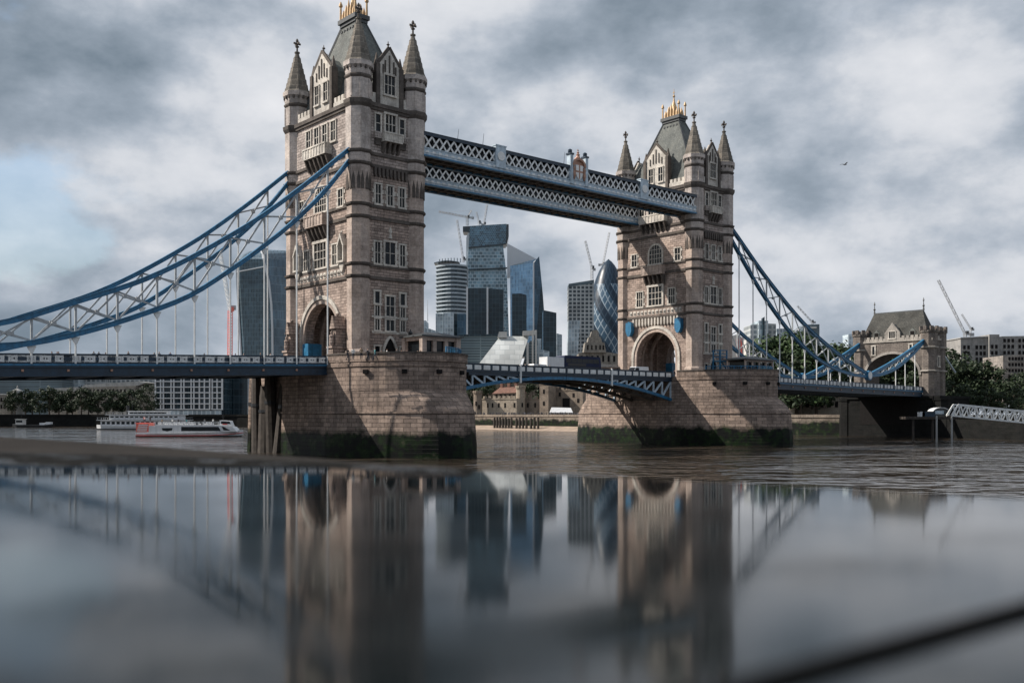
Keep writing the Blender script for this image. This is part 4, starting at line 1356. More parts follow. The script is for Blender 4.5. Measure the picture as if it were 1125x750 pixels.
# vehicles on the bascules and under the arch
def wheel(par, x, y, r, w=.28):
    mb = MB(Tr(x, y, r) @ Matrix.Rotation(math.pi / 2, 4, 'X'))
    mb.lathe([(r * .55, -w / 2), (r, -w / 2 + .03), (r, w / 2 - .03), (r * .55, w / 2)], 16)
    o = mb.build('wheel', 'black', par)
    rm = MB(mb.m); rm.lathe([(.02, -w / 2 + .02), (r * .56, -w / 2 + .02), (r * .56, w / 2 - .02), (.02, w / 2 - .02)], 12); rm.build('rim', 'steel', o)
def make_bus(pos, rz):
    t = thing('double_decker_bus', 'dark navy double decker bus between the white lorry and the farther tower', 'bus', pos, rz)
    mb = MB()
    prof = [(-5.3, .4), (5.2, .4), (5.3, 1.2), (5.25, 3.0), (5.0, 4.2), (4.7, 4.35), (-5.2, 4.35), (-5.35, 4.1), (-5.35, .6)]
    mb.slab(prof, -1.25, 1.25); mb.build('body', 'busblue', t)
    for z0, z1 in ((1.35, 2.2), (2.95, 3.8)):
        for sg in (-1, 1):
            g = MB(); g.span(-5.0, 4.7, sg * 1.25, sg * 1.27, z0, z1)
            o = g.build('window', 'glass', t)
            p = MB()
            for k in range(7): p.span(-5 + k * 1.6, -4.92 + k * 1.6, sg * 1.27, sg * 1.285, z0, z1)
            p.build('pillar', 'busblue', o)
    g = MB(); g.span(5.28, 5.33, -1.1, 1.1, 1.3, 2.5); g.span(5.12, 5.2, -1.1, 1.1, 3.0, 3.9); g.build('windscreen', 'glass', t)
    for x in (-3.2, 3.3):
        for y in (-1.15, 1.15): wheel(t, x, y, .5)
    sgn = MB(); sgn.span(-4.4, 0.8, -1.28, -1.255, 2.3, 2.85); sgn.build('advert_panel', 'black', t)
make_bus(br(s_at(636, -2.6), -2.6, 7.45), TH)
def make_lorry(pos, rz):
    t = thing('box_lorry', 'white box lorry on the bascule just in front of the navy bus', 'lorry', pos, rz)
    mb = MB(); mb.span(-3.4, 1.4, -1.2, 1.2, .9, 3.9); mb.build('cargo_box', 'boatwhite', t)
    cb = MB(); cb.slab([(1.5, .5), (3.4, .5), (3.5, 1.3), (3.1, 2.5), (2.6, 2.7), (1.5, 2.7)], -1.1, 1.1); c = cb.build('cab', 'blue', t)
    g = MB(); g.beam((3.5, 0, 1.45), (3.17, 0, 2.4), 1.9, .06, (1, 0, 0)); g.span(1.9, 2.9, -1.12, -1.1, 1.5, 2.3); g.span(1.9, 2.9, 1.1, 1.12, 1.5, 2.3); g.build('cab_glass', 'glass', c)
    ch = MB(); ch.span(-3.4, 3.3, -1, 1, .45, .9); ch.build('chassis', 'black', t)
    for x in (-2.2, 2.5):
        for y in (-1.05, 1.05): wheel(t, x, y, .45)
make_lorry(br(s_at(610.5, -2.6), -2.6, 7.45), TH)
def make_car(name, label, cat, pos, rz, m, van):
    t = thing(name, label, cat, pos, rz)
    mb = MB()
    if van: prof = [(-2.6, .4), (2.6, .4), (2.65, 1.0), (2.0, 1.25), (1.35, 2.2), (1.1, 2.35), (-2.5, 2.4), (-2.62, 2.2)]
    else: prof = [(-2.1, .35), (2.1, .35), (2.15, .75), (1.9, .9), (1.0, 1.0), (.45, 1.45), (-1.1, 1.5), (-1.8, 1.05), (-2.15, .95)]
    mb.loft([[(x, sg * (.95 if z < 1.1 else .82), z) for x, z in prof] for sg in (-1, 1)]); mb.build('body', m, t)
    g = MB()
    for sg in (-1, 1):
        if van: g.slab([(.5, 1.35), (1.75, 1.35), (1.35, 2.05), (.5, 2.1)], sg * .93, sg * .96)
        else: g.slab([(-1.55, 1.03), (.85, 1.03), (.4, 1.38), (-1.05, 1.42)], sg * .9, sg * .955)
    if van: g.beam((2.04, 0, 1.3), (1.42, 0, 2.18), 1.5, .05, (1, 0, 0))
    else: g.beam((1.02, 0, 1.03), (.5, 0, 1.42), 1.5, .05, (1, 0, 0)); 
    g.build('window', 'glass', t)
    for x in ((-1.6, 1.7) if van else (-1.3, 1.35)):
        for y in (-.85, .85): wheel(t, x, y, .36 if van else .32, .2)
make_car('van', 'white van at the foot of the farther tower, left of its road arch', 'van', br(s_at(700, 4.0), 4.0, 7.45), TH + math.pi, 'boatwhite', True)
make_car('van', 'white van left of the white lorry on the bascule', 'van', br(s_at(594, -2.6), -2.6, 7.45), TH, 'boatwhite', True)
make_car('parked_car', 'blue car inside the road arch of the farther tower', 'car', br(s_at(726, 2.0), 2.0, 7.6), TH, 'blue', False)
# kiosk canopy beside the farther tower
t = thing('pavilion', 'pale flat roofed kiosk with a blue front left of the farther tower', 'kiosk', br(SPAN - 9.5, -13, BASE), TH)
mb = MB(); mb.span(-3.2, 3.2, -2.2, 2.2, 0, 2.6); mb.build('wall', 'turret', t)
mb = MB(); mb.span(-4, 4, -3, 3, 2.6, 2.9); mb.span(-3.4, 3.4, -2.4, 2.4, 2.9, 3.3); mb.build('roof', 'concrete', t)
mb = MB(); mb.span(-2.6, 2.6, 2.2, 2.26, .5, 2.2); mb.span(-3.26, -3.2, -1.8, 1.8, .5, 2.2); mb.build('window', 'blue', t)

# timber fenders in front of the near pier's shaded side
fl = [('pale stone pile standing in for the pier nose, leftmost of those beside the near pier', 277, 412, .75, .3), ('dark tall timber fender pile beside the leftmost pale one', 283, 414, .9, -.2), ('broad dark timber fender pile set low between two taller ones', 291, 424, 1.1, .2),
      ('tall dark timber fender pile with a notched top under the span edge', 299, 409, .9, -.5), ('slanting timber fender pile, rightmost of those beside the near pier', 305, 416, .8, 1.1)]
for i, (lab, u, vt, r, lean) in enumerate(fl):
    tt = -11.6 + i * 1.55
    s = -12.2 - (i % 2) * .5
    s = s_at(u, tt)
    p = br(s, tt)
    zt = (HV - vt) * p.y / FPX
    t = thing('fender_pile', lab, 'timber pile', (p.x, p.y, -.5), TH + rng.uniform(-.3, .3), 'timber fender piles beside the near pier')
    mb = MB()
    H = EYE + zt + .5
    ring = lambda z, k: [(r * (1 if j % 2 else .86) * k * math.cos(j * math.pi / 4 + .3) + lean * z / H, r * k * math.sin(j * math.pi / 4 + .3), z) for j in range(8)]
    mb.loft([ring(0, 1.12), ring(H * .3, 1.04), ring(H * .6, 1.0), ring(H * .85, .98), ring(H, .82)])
    mb.build('pile', 'timber' if i else M['pier'], t)  # first pile takes pier stone, standing in for the pier's lit nose
    wb = MB(); wb.loft([[(x * 1.05, y * 1.05, z) for x, y, z in ring(z0, 1.05)] for z0 in (H * .62, H * .66)], False, False); wb.build('iron_band', 'black', t)

# ------------------------------------------------------------------ boats
def make_cruiser():
    d = 277
    p = at(210, d)
    t = thing('tour_boat', 'white tour boat with a red stern panel, nearest boat under the left span', 'boat', (p.x, p.y, 0), R(2))
    hb = MB()
    secs = []
    for x, hw, zb, zt in ((-14.6, 2.6, .1, 1.1), (-12, 3.0, -.4, 1.0), (-4, 3.1, -.4, .95), (6, 3.0, -.4, 1.1), (11, 2.0, -.3, 1.9), (14.6, .15, .6, 2.3)):
        secs.append([(x, -hw * .8, zb), (x, hw * .8, zb), (x, hw, zt), (x, -hw, zt)])
    hb.loft(secs); hb.build('hull', 'boatwhite', t)
    kb = MB(); kb.loft([[(x, -w - .04, -.45), (x, w + .04, -.45), (x, w + .04, .42), (x, -w - .04, .42)] for x, w in ((-14.65, 2.45), (-12, 2.9), (-4, 3.0), (6, 2.9), (11, 1.8), (14.2, .3))]); kb.build('boot_top', 'black', t)
    rb = MB()
    for a, c in (((-14.6, 2.62, .75), (-12, 3.02, .7)), ((-12, 3.02, .7), (6, 3.02, .75)), ((6, 3.02, .75), (11, 2.05, 1.1)), ((11, 2.05, 1.1), (14.6, .2, 1.6))):
        for sg in (-1, 1): rb.beam((a[0], sg * a[1], a[2] - .3), (c[0], sg * c[1], c[2] - .3), .12, .2)
    rb.build('rubbing_band', 'red', t)
    cb = MB()
    cb.slab([(-14.3, .95), (13.4, 1.7), (12.2, 3.2), (8.5, 3.9), (-9.2, 3.9), (-9.2, 3.6), (-14.3, 3.6)], -2.55, 2.55)
    cb.build('superstructure', 'boatwhite', t)
    wb = MB()
    for sg in (-1, 1): wb.slab([(-2.0, 1.9), (9.0, 1.9), (8.3, 3.3), (-2.0, 3.3)], sg * 2.55, sg * 2.6)
    for sg in (-1, 1): wb.slab([(9.8, 2.1), (11.6, 2.1), (9.8, 3.3), (9.2, 3.3)], sg * 2.55, sg * 2.6)
    wb.build('side_window', 'glass', t)
    for sg in (-1, 1):
        e = MB(); e.slab([(-7.2, 2.1), (-5.9, 1.8), (-4.6, 2.1), (-4.4, 2.9), (-7.4, 2.9)], sg * 2.55, sg * 2.6); e.build('porthole', 'glass', t)
    sb_ = MB(); sb_.span(-14.5, -11.0, -2.62, 2.62, 1.6, 4.4); sb_.span(-14.8, -10.8, -2.4, 2.4, 4.4, 4.6)
    so = sb_.build('stern_panel', 'coral', t)
    wb2 = MB()
    for k in range(4): wb2.span(-14.2 + .15 * k, -11.5 + .1 * k, -2.68, -2.62, 1.9 + k * .6, 2.25 + k * .6)
    wb2.build('panel_stripes', 'boatwhite', so)
    rl = MB()
    for sg in (-1, 1):
        for zz in (4.4, 4.9): rl.beam((-9.6, sg * 2.45, zz), (8.4, sg * 2.45, zz), .06, .06)
        for k in range(13): rl.span(-9.6 + k * 1.5 - .04, -9.6 + k * 1.5 + .04, sg * 2.45 - .04, sg * 2.45 + .04, 3.9, 4.95)
    rl.build('deck_rail', 'white', t)
    bb = MB()
    for k in range(11):
        x = -8.4 + k * 1.4
        for y in (-1.3, 1.3): bb.span(x - .2, x + .2, y - .9, y + .9, 3.9, 4.4); bb.span(x - .25, x - .15, y - .9, y + .9, 4.4, 4.8)
    bb.build('deck_seats', 'boatwhite', t)
    wh = MB(); wh.slab([(8.4, 3.9), (11.8, 3.4), (11.2, 5.2), (8.4, 5.4)], -1.7, 1.7); wo_ = wh.build('wheelhouse', 'boatwhite', t)
    g = MB(); g.slab([(8.8, 4.3), (11.5, 4.2), (11.2, 5.0), (8.8, 5.1)], -1.74, 1.74); g.build('wheelhouse_window', 'glass', wo_)
    e = MB()
    for sg in (-1, 1): e.span(9.2, 10.6, sg * 1.76, sg * 1.8, 4.0, 4.25)
    e.build('name_stripe', 'red', wo_)
    ms = MB(); ms.tube((9, 0, 5.3), (8.8, 0, 7.4), .07); ms.span(8.4, 9.4, -.05, .05, 6.6, 6.7); ms.build('mast', 'black', t)
    fn = MB(); fn.slab([(1.5, 3.9), (3.2, 3.9), (3.0, 5.0), (1.7, 5.0)], -.8, .8); fn.build('funnel', 'black', t)
    for i, x in enumerate((-13.5, -12.6, -11.8, -7.8, -5.5, -3.2, -1.5, 4.2, 6.0)):
        pp = person(at(210, d) + Vector((0, 0, 0)), 0, (3, 2, 0, 4, 2, 0, 6, 5, 2)[i], 'distant passenger on the open deck of the white tour boat', 'passengers on the tour boat')
        pp.location = (p.x + x, p.y + (-1.2 if i % 2 else .6), 4.0 if i < 3 else 3.3)
    t.scale = (1, 1, .85)
    return t
make_cruiser()
def make_paddle():
    d = 405
    p = at(148, d)
    t = thing('river_steamer', 'white two deck river steamer with black funnel moored behind the tour boat', 'boat', (p.x, p.y, 0), R(1))
    hb = MB()
    secs = []
    for x, hw, zb, zt in ((-15.5, .3, .6, 2.0), (-13, 2.6, -.2, 1.6), (-5, 3.4, -.3, 1.4), (10, 3.4, -.3, 1.4), (22, 2.8, -.2, 1.6), (24.5, 1.5, .3, 1.8)):
        secs.append([(x, -hw * .8, zb), (x, hw * .8, zb), (x, hw, zt), (x, -hw, zt)])
    hb.loft(secs); hb.build('hull', 'boatwhite', t)
    bb = MB()
    bb.span(-14, 23.5, -3.45, 3.45, -.3, .45); bb.build('boot_top', 'black', t)
    for z0, z1, x0, x1 in ((1.4, 3.8, -13, 22), (4.1, 6.0, -9.5, 20)):
        cb = MB(); cb.span(x0, x1, -2.7, 2.7, z0, z1); co = cb.build('deckhouse', 'boatwhite', t)
        wb = MB()
        for k in range(int((x1 - x0) / 2.0)):
            for sg in (-1, 1): wb.span(x0 + .6 + k * 2, x0 + 1.9 + k * 2, sg * 2.7, sg * 2.74, z0 + .8, z1 - .5)
        wb.build('windows_band', 'glass', co)
        rb = MB(); rb.span(x0 - 1.4, x1 + 1.0, -3.4, 3.4, z1, z1 + .22)
        rb.build('deck', 'boatwhite', co)
        rl = MB()
        for sg in (-1, 1):
            rl.beam((x0 - 1.2, sg * 3.3, z1 + 1.1), (x1 + .8, sg * 3.3, z1 + 1.1), .07, .07)
            for k in range(int((x1 - x0) / 1.6)): rl.span(x0 - 1 + k * 1.6, x0 - .92 + k * 1.6, sg * 3.3 - .04, sg * 3.3 + .04, z1 + .2, z1 + 1.1)
        rl.build('deck_rail', 'white', co)
    wh = MB(); wh.span(-2, 14, -1.8, 1.8, 6.2, 7.5); wh.span(-2.4, 14.4, -2.1, 2.1, 7.5, 7.7); wo_ = wh.build('wheelhouse', 'boatwhite', t)
    g = MB(); g.span(-1.6, 13.6, -1.84, 1.84, 6.5, 7.2); g.build('wheelhouse_window', 'glass', wo_)
    fn = MB(); fn.lathe([(.6, 6.2), (.55, 9.6), (.7, 9.6), (.7, 9.9)], 12, (-2.8, 0)); fn.build('funnel', 'black', t)
    ms = MB(); ms.tube((-1, 0, 7.5), (-1.2, 0, 15), .09, .05); ms.tube((17, 0, 6), (17, 0, 12.5), .08, .05); ms.build('mast', 'black', t)
make_paddle()
def make_barge():
    d = 470
    p = at(37, d)
    t = thing('work_barge', 'dark low work barge with small pale wheelhouse moored at far left', 'boat', (p.x, p.y, 0), 0)
    hb = MB(); hb.loft([[(x, -w, zb), (x, w, zb), (x, w * 1.1, zt), (x, -w * 1.1, zt)] for x, w, zb, zt in ((-9.5, 1.2, .4, 1.7), (-7, 2.4, -.2, 1.3), (6, 2.4, -.2, 1.2), (9.5, 1.4, .4, 1.6))]); hb.build('hull', 'black', t)
    wb = MB(); wb.span(-8, -4.4, -1.5, 1.5, 1.3, 3.9); wb.span(-8.3, -4.1, -1.7, 1.7, 3.9, 4.1); wo_ = wb.build('wheelhouse', 'bone', t)
    g = MB(); g.span(-7.7, -4.7, -1.54, 1.54, 2.4, 3.4); g.build('window', 'glass', wo_)
    cb = MB(); cb.span(3.4, 6.0, -1.4, 1.4, 1.2, 2.2); cb.span(6.3, 8.6, -1.2, 1.2, 1.3, 2.6); cb.build('deck_box', 'boatwhite', t)
    ms = MB(); ms.tube((-6, 0, 4), (-6, 0, 6.6), .06); ms.build('mast', 'black', t)
make_barge()

# ------------------------------------------------------------------ trees
def leaf_mat(name, lo, hi):
    m, nt, b = mat(name)
    n = tnoise(nt, coords(nt), 0.55, 4, 0.6)
    nt.links.new(tramp(nt, n, [(0.3, lo), (0.7, hi)]), b.inputs['Base Color'])
    b.inputs['Roughness'].default_value = 0.6
    b.inputs['Specular IOR Level'].default_value = 0.25
    return m
LEAF = [leaf_mat('foliage_dark', (.009, .019, .010), (.036, .055, .023)), leaf_mat('foliage_mid', (.015, .034, .013), (.055, .090, .030))]  # the dark foliage tone also carries the cloud shade over the right bank
def tree_meshes(seed, H, rx, trunk_h, nclump, nleaf, leaf):
    r = random.Random(seed)
    tr = MB()
    tr.tube((0, 0, -.4), (.1, 0, trunk_h), .34, .24, 8)
    cl = []
    for i in range(nclump):
        a, f = r.uniform(0, 6.28), r.uniform(0, 1)
        z = trunk_h * .8 + (H - trunk_h * .8) * f
        env = rx * math.sqrt(max(.03, 1 - ((z - (trunk_h + H) / 2 + .06 * H) / ((H - trunk_h) / 2 * 1.12)) ** 2))
        q = env * math.sqrt(r.uniform(.1, 1))
        c = Vector((q * math.cos(a), q * math.sin(a), z))
        cl.append((c, r.uniform(.22, .40) * rx))
        if i % 4 == 0:
            b0 = Vector((.1, 0, trunk_h * r.uniform(.75, 1)))
            mid = b0.lerp(c, .5) + Vector((0, 0, .12 * H * r.random()))
            tr.tube(b0, mid, .15, .09, 5); tr.tube(mid, c, .09, .03, 5)
    fb = MB()
    vs, fs = [], []
    for c, cr in cl:
        for k in range(nleaf):
            d = Vector((r.gauss(0, 1), r.gauss(0, 1), r.gauss(0, .75)))
            if d.length < .01: continue
            p = c + d.normalized() * cr * (r.uniform(.2, 1) ** .5)
            n = (d.normalized() + Vector((r.gauss(0, .6), r.gauss(0, .6), r.gauss(.3, .5)))).normalized()
            a = n.orthogonal().normalized(); b_ = n.cross(a)
            an = r.uniform(0, 6.28)
            a2 = a * math.cos(an) + b_ * math.sin(an); b2 = n.cross(a2)
            L = leaf * r.uniform(.6, 1.3)
            o = len(vs)
            vs += [p - a2 * L, p + b2 * L * .55, p + a2 * L, p - b2 * L * .55]
            fs.append((o, o + 1, o + 2, o + 3))
    fb.add(vs, fs)
    return tr, fb
def make_tree(seed, H, rx, th, m, ncl=26, nl=60, leaf=.42):
    t = thing('tree', '', 'tree', (0, 0, 0))
    tr, fb = tree_meshes(seed, H, rx, th, ncl, nl, leaf)
    tr.build('trunk', 'bark', t); fb.build('crown', m, t)
    return t
protos = [make_tree(k, H, rx, th, LEAF[k % 2 if k > 3 else 0]) for k, (H, rx, th) in enumerate(((11, 4.6, 3.2), (12, 4.2, 3.4), (10.5, 5.0, 3.0), (13, 5.2, 3.0), (14, 6.0, 2.6), (13, 5.6, 2.4)))]
used = set()
def plant(k, u, d, vtop, base, label, group):
    H = (11, 12, 10.5, 13, 14, 13)[k]
    p = at(u, d); 
    ztop = EYE + (HV - vtop) * d / FPX
    sc = (ztop - base) / H
    loc = (p.x, p.y, base)
    if k in used: o = dup(protos[k], None, loc, rng.uniform(0, 6.28), None, (sc * rng.uniform(.95, 1.15), sc * rng.uniform(.95, 1.15), sc))
    else:
        used.add(k); o = protos[k]; o.location = loc; o.rotation_euler.z = rng.uniform(0, 6.28); o.scale = (sc,) * 3
    tag(o, label, 'tree', group)
G1 = 'plane trees along the far left river wall'
for i in range(17):
    u = 18 + i * 9.0 + rng.uniform(-2, 2)
    d = 512 + rng.uniform(0, 7)
    if i < 16: plant(i % 4, u, d, 429.5 + rng.uniform(-2.5, 3), LANDZ, 'dark plane tree in the clipped row along the river wall at far left', G1)
plant(3, 160, 508, 423.5, LANDZ, 'tallest dark tree at the right end of the far left row, beside the white flats', G1)
G2 = 'green trees behind the right side span'
for i, (u, d, vt) in enumerate(((843, 330, 381), (853, 322, 374), (864, 330, 372), (875, 324, 371), (886, 332, 378), (897, 326, 386), (858, 316, 386), (880, 316, 388), (908, 335, 380), (918, 340, 384))):
    plant(4 + i % 2, u, d, vt, LANDZ, 'bushy green tree seen through the chain hangers right of the farther tower', G2)
G5 = 'dark trees behind the fortress'
for u, vt in ((519, 424), (527, 421), (537, 423), (584, 424)):
    plant(2, u, 470, vt, LANDZ, 'dark tree showing over the fortress walls under the bascule', G5)
G4 = 'dark trees behind the shore tower arch'
for i, (u, vt) in enumerate(((955, 392), (966, 388), (978, 386), (990, 388), (1001, 391), (1012, 393))):
    plant(0 if i % 2 else 2, u, 345 + i % 3 * 8, vt, LANDZ, 'dark tree glimpsed through the arch of the shore tower', G4)
G3 = 'dark trees on the right bank beyond the shore tower'
for i, (u, d, vt) in enumerate(((1040, 305, 387), (1047, 312, 391), (1056, 300, 399), (1064, 306, 404), (1074, 300, 400), (1083, 298, 399), (1091, 300, 406), (1113, 290, 416), (1122, 296, 411), (1134, 290, 410), (1045, 285, 420), (1062, 284, 424), (1083, 282, 425), (1102, 280, 432), (1120, 276, 428))):
    plant(3 if i % 3 else 1, u, d, vt, LANDZ, 'dark tree in the dense clump on the right bank under the stone hotel block', G3)
# ------------------------------------------------------------------ skyline
def outl(pts, d, org):
    """photo bearings -> x,z offsets in metres from a thing standing at org"""
    return [((u - CU) / FPX * d - org.x, EYE + (HV - v) * d / FPX - org.z) for u, v in pts]
G = {}
G['walkie'] = curtain('glass_teal_dark', (.030, .055, .075), (.10, .15, .18), 1.5, 4.0, .10, .1)
G['walkie_side'] = curtain('glass_fins', (.06, .10, .135), (.17, .22, .26), 1.2, 8.0, .16, .2)
G['wedge_top'] = curtain('glass_mesh_blue', (.05, .105, .15), (.16, .25, .31), 2.4, 2.0, .16, .15, 0.5, .6)
G['wedge'] = curtain('glass_pale_grid', (.13, .21, .26), (.34, .43, .48), 4.5, 3.6, .38, .15, 0.5, .5)
G['dark'] = curtain('glass_dark_block', (.012, .026, .036), (.03, .055, .07), 3.0, 3.8, .14, .12)
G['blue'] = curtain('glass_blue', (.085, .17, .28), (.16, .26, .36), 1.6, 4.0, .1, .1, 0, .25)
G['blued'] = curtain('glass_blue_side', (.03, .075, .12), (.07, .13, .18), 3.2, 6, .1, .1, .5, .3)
G['palefin'] = simple('frosted_fins', (.52, .54, .56), .5, 0, .06, .05)
G['bands'] = curtain('banded_floors', (.03, .055, .075), (.46, .50, .53), 60, 3.9, .85, .25)
G['frame'] = curtain('bare_frame_floors', (.035, .05, .06), (.40, .42, .42), 4.2, 4.0, .75, .5)
G['pale'] = curtain('pale_cladding', (.30, .37, .42), (.46, .52, .55), 2.5, 3.6, .35, .3)
G['grey'] = curtain('grey_flats', (.12, .145, .16), (.38, .40, .40), 3.2, 3.2, .7, .4)
G['louvre'] = curtain('louvred_block', (.045, .07, .085), (.13, .17, .19), 30, 1.4, .30, .35)
def ground(d): return LANDZ
def mk(name, label, u, d, cat='tower block'):
    p = at(u, d)
    org = Vector((p.x, p.y, LANDZ))
    return thing(name, label, cat, org), org
def block(t, org, pts, d, thick, m, nm='wall', y0=0.0):
    mb = MB()
    mb.slab(outl(pts, d, org), y0, y0 + thick)
    return mb.build(nm, m, t)

# flared glass tower, far left behind the chain
t, o = mk('flared_skyscraper', 'dark glass tower flaring outward at its top, behind the left chain', 285, 900)
d = 900
prof = [(391, 263.8, 300.5, 316), (360, 262.0, 300.2, 319), (335, 260.4, 299.2, 321), (310, 259.0, 296.5, 322.5), (297, 258.6, 293.5, 323), (285, 258.8, 290.5, 322.5)]
rings = []
for v, a, c, e in prof:
    (x0, z), (x1, _), (x2, _) = outl([(a, v), (c, v), (e, v)], d, o)
    rings.append([(x0, 4, z), (x0 + 4, 0, z), (x1, -3, z), (x2, 14, z), (x2 + 3, 40, z), (x0 + 6, 44, z)])
mb = MB(); mb.loft(rings); mb.build('curtain_wall', G['walkie'], t)
mb = MB(); mb.loft([[(r[2][0] + .3, r[2][1] - .3, r[2][2]), (r[3][0] + .3, r[3][1] - .5, r[3][2]), (r[3][0], r[3][1] + 2, r[3][2]), (r[2][0], r[2][1] + 2, r[2][2])] for r in rings]); mb.build('finned_flank', G['walkie_side'], t)
mb = MB()
cap = []
for v, a, c, e, y in ((285, 258.8, 290.5, 322.5, 0), (279, 262.5, 288.5, 322, 3), (274, 268, 285, 321, 8), (271.5, 277, 283, 320, 14)):
    (x0, z), (x1, _), (x2, _) = outl([(a, v), (c, v), (e, v)], d, o)
    cap.append([(x0, 4 + y, z), (x0 + 4, y, z), (x1, -3 + y, z), (x2, 14 + y * .5, z), (x2 + 3, 40, z), (x0 + 6, 44, z)])
mb.loft(cap); mb.build('louvred_roof', G['walkie_side'], t)
mb = MB(); mb.path([(r[2][0], r[2][1] - .7, r[2][2]) for r in rings] + [(c[2][0], c[2][1] - .6, c[2][2] + .3) for c in cap[1:]], 1.6, 1.6, (1, 0, 0)); mb.build('corner_rib', G['palefin'], t)
mb = MB(); mb.path([(r[1][0] - 3.6, r[1][1] + 2.6, r[2][2]) for r in rings], 1.3, 1.3, (1, 0, 0)); mb.build('edge_rib', G['palefin'], t)
mb = MB(); (x0, z0), (x1, z1) = outl([(259, 299), (294, 293)], d, o); mb.beam((x0, -.5, z0), (x1, -3.4, z1), 1.0, 1.0); mb.build('sill_band', G['palefin'], t)

# wedge tower
t, o = mk('wedge_skyscraper', 'tall wedge shaped glass tower with dark blue mesh upper block', 535, 1080)
d = 1080
block(t, o, [(505.5, 392), (511.5, 318), (514.8, 272.5), (552.5, 268.5), (557, 305), (560, 392)], d, 45, G['wedge'])
block(t, o, [(514.9, 272.2), (516.2, 248.6), (556.5, 246.2), (555.6, 268.3)], d, 26, G['wedge_top'], 'mesh_block', -1.5)
block(t, o, [(555.8, 268), (556.6, 246.4), (558.9, 246.6), (558.9, 260), (557, 268)], d, 20, G['dark'], 'service_core', -1)
block(t, o, [(508.3, 254), (508.3, 248), (516.0, 247.6), (516.0, 254.5)], d, 20, G['dark'], 'plant_room', 4)
block(t, o, [(512, 260), (514.5, 254), (516, 254), (515, 300), (511.5, 318)], d, 20, G['palefin'], 'stair_core', 5)
mb = MB()
for a, b_ in (((514.8, 272.4), (555.7, 268.4)), ((513, 296.6), (558.8, 294.6))):
    (x0, z0), (x1, z1) = outl([a, b_], d, o); mb.beam((x0, -1.2, z0), (x1, -1.2, z1), 1.6, 1.5)
mb.build('dark_band', G['dark'], t)
t, o = mk('office_block', 'pair of dark glass office slabs with pale edge columns, below the wedge tower', 533, 830)
block(t, o, [(513.8, 392), (513.8, 316.5), (534.6, 316.3), (534.6, 392)], 830, 25, G['dark'], 'wall')
block(t, o, [(536.4, 392), (536.4, 316.3), (553.3, 317.6), (553.3, 392)], 830, 25, G['dark'], 'wall', 3)
mb = MB()
for u in (513.2, 535.5):
    (x0, z0), (x1, z1) = outl([(u, 392), (u, 315.5)], 830, o); mb.span(x0 - .7, x0 + .7, -1, 2, z0, z1)
mb.build('edge_column', G['palefin'], t)
t, o = mk('glass_block', 'narrow dark glass block in front of the blue angular tower', 570, 820)
block(t, o, [(562.5, 392), (562.5, 322.6), (572, 322.2), (578.5, 324), (578.5, 392)], 820, 22, G['dark'])
# angular blue tower with pale sail
t, o = mk('angular_skyscraper', 'blue angular glass tower with a sloping peak and a pale frosted sail to its left', 580, 980)
d = 980
mb = MB()
A = outl([(560.5, 392), (560.5, 291), (586.2, 288.8), (586.2, 392), (601.5, 392), (596.3, 322), (592.3, 281.4), (575, 287.5)], d, o)
pt = lambda i, y: (A[i][0], y, A[i][1])
mb.add([pt(0, 6), pt(1, 6), pt(2, 0), pt(3, 0)], [(0, 3, 2, 1)], [[(0, 0), (24, 0), (24, 95), (0, 95)]])
mb.build('curtain_wall', G['blue'], t)
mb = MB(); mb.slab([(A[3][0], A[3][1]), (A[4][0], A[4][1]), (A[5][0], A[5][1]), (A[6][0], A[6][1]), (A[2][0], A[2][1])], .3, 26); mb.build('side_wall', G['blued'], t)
mb = MB(); mb.add([pt(1, 6), pt(2, 0), pt(6, 14), pt(6, 26)], [(0, 1, 2), (0, 2, 3)]); mb.build('sloping_roof', G['dark'], t)
mb = MB(); mb.beam(pt(2, -.4), pt(3, -.4), 1.3, 1.3); mb.beam(pt(2, -.3), pt(6, 13), .9, .9); mb.build('edge_fin', G['palefin'], t)
block(t, o, [(557, 300), (557, 261.5), (590, 279.2), (561.5, 290.8), (560, 300)], d, 6, G['palefin'], 'frosted_sail', 30)
block(t, o, [(594.5, 315), (596.3, 322), (601.5, 392), (586.8, 392)], d, .6, G['dark'], 'painted_reflection', -.5)  # thin dark plate painted as a reflection on the side wall
t, o = mk('office_block', 'plain dark office block right of the blue angular tower', 604, 760)
block(t, o, [(596.8, 392), (596.8, 340.5), (611.3, 343.5), (611.3, 392)], 760, 25, G['dark'])
t, o = mk('office_block', 'small distant pale grey block standing in the gap left of the banded tower', 615, 1150)
block(t, o, [(611.5, 392), (611.5, 366), (617.5, 367.5), (617.5, 392)], 1150, 20, G['pale'])
# curved banded tower under construction
t, o = mk('curved_tower', 'round fronted tower with white floor bands and an unfinished top, left of the wedge tower', 496, 950)
d = 950
def bow(v, u0=478.8, u1=513, dep=13):
    (x0, z), (x1, _) = outl([(u0, v), (u1, v)], d, o)
    n = 10
    return [(x0 + (x1 - x0) * k / n, -dep * math.sin(math.pi * (k / n) * .85 + .1), z) for k in range(n + 1)] + [(x1, 25, z), (x0, 25, z)]
mb = MB(); mb.loft([bow(392, 480), bow(346, 480), bow(292, 480, 513, 12)]); mb.build('core_glazing', G['dark'], t)
mb = MB()
v = 346
k = 0
while v > 291:
    mb.loft([bow(v, 478.6, 513.4, 13.4), bow(v - 1.7, 478.6, 513.4, 13.4)]); v -= 4.35
mb.build('floor_band', simple('floor_edge_panels', (.30, .35, .39), .5, 0, .2, .1), t)
mb = MB()
for k in range(8):
    p = bow(290, 480, 513, 12)[k + 1]; mb.tube(p, (p[0], p[1], p[2] + 4), .35, n=4)
mb.loft([bow(289.6, 477, 505, 14), bow(288.6, 477, 505, 14)])
mb.build('bare_columns', G['dark'], t)
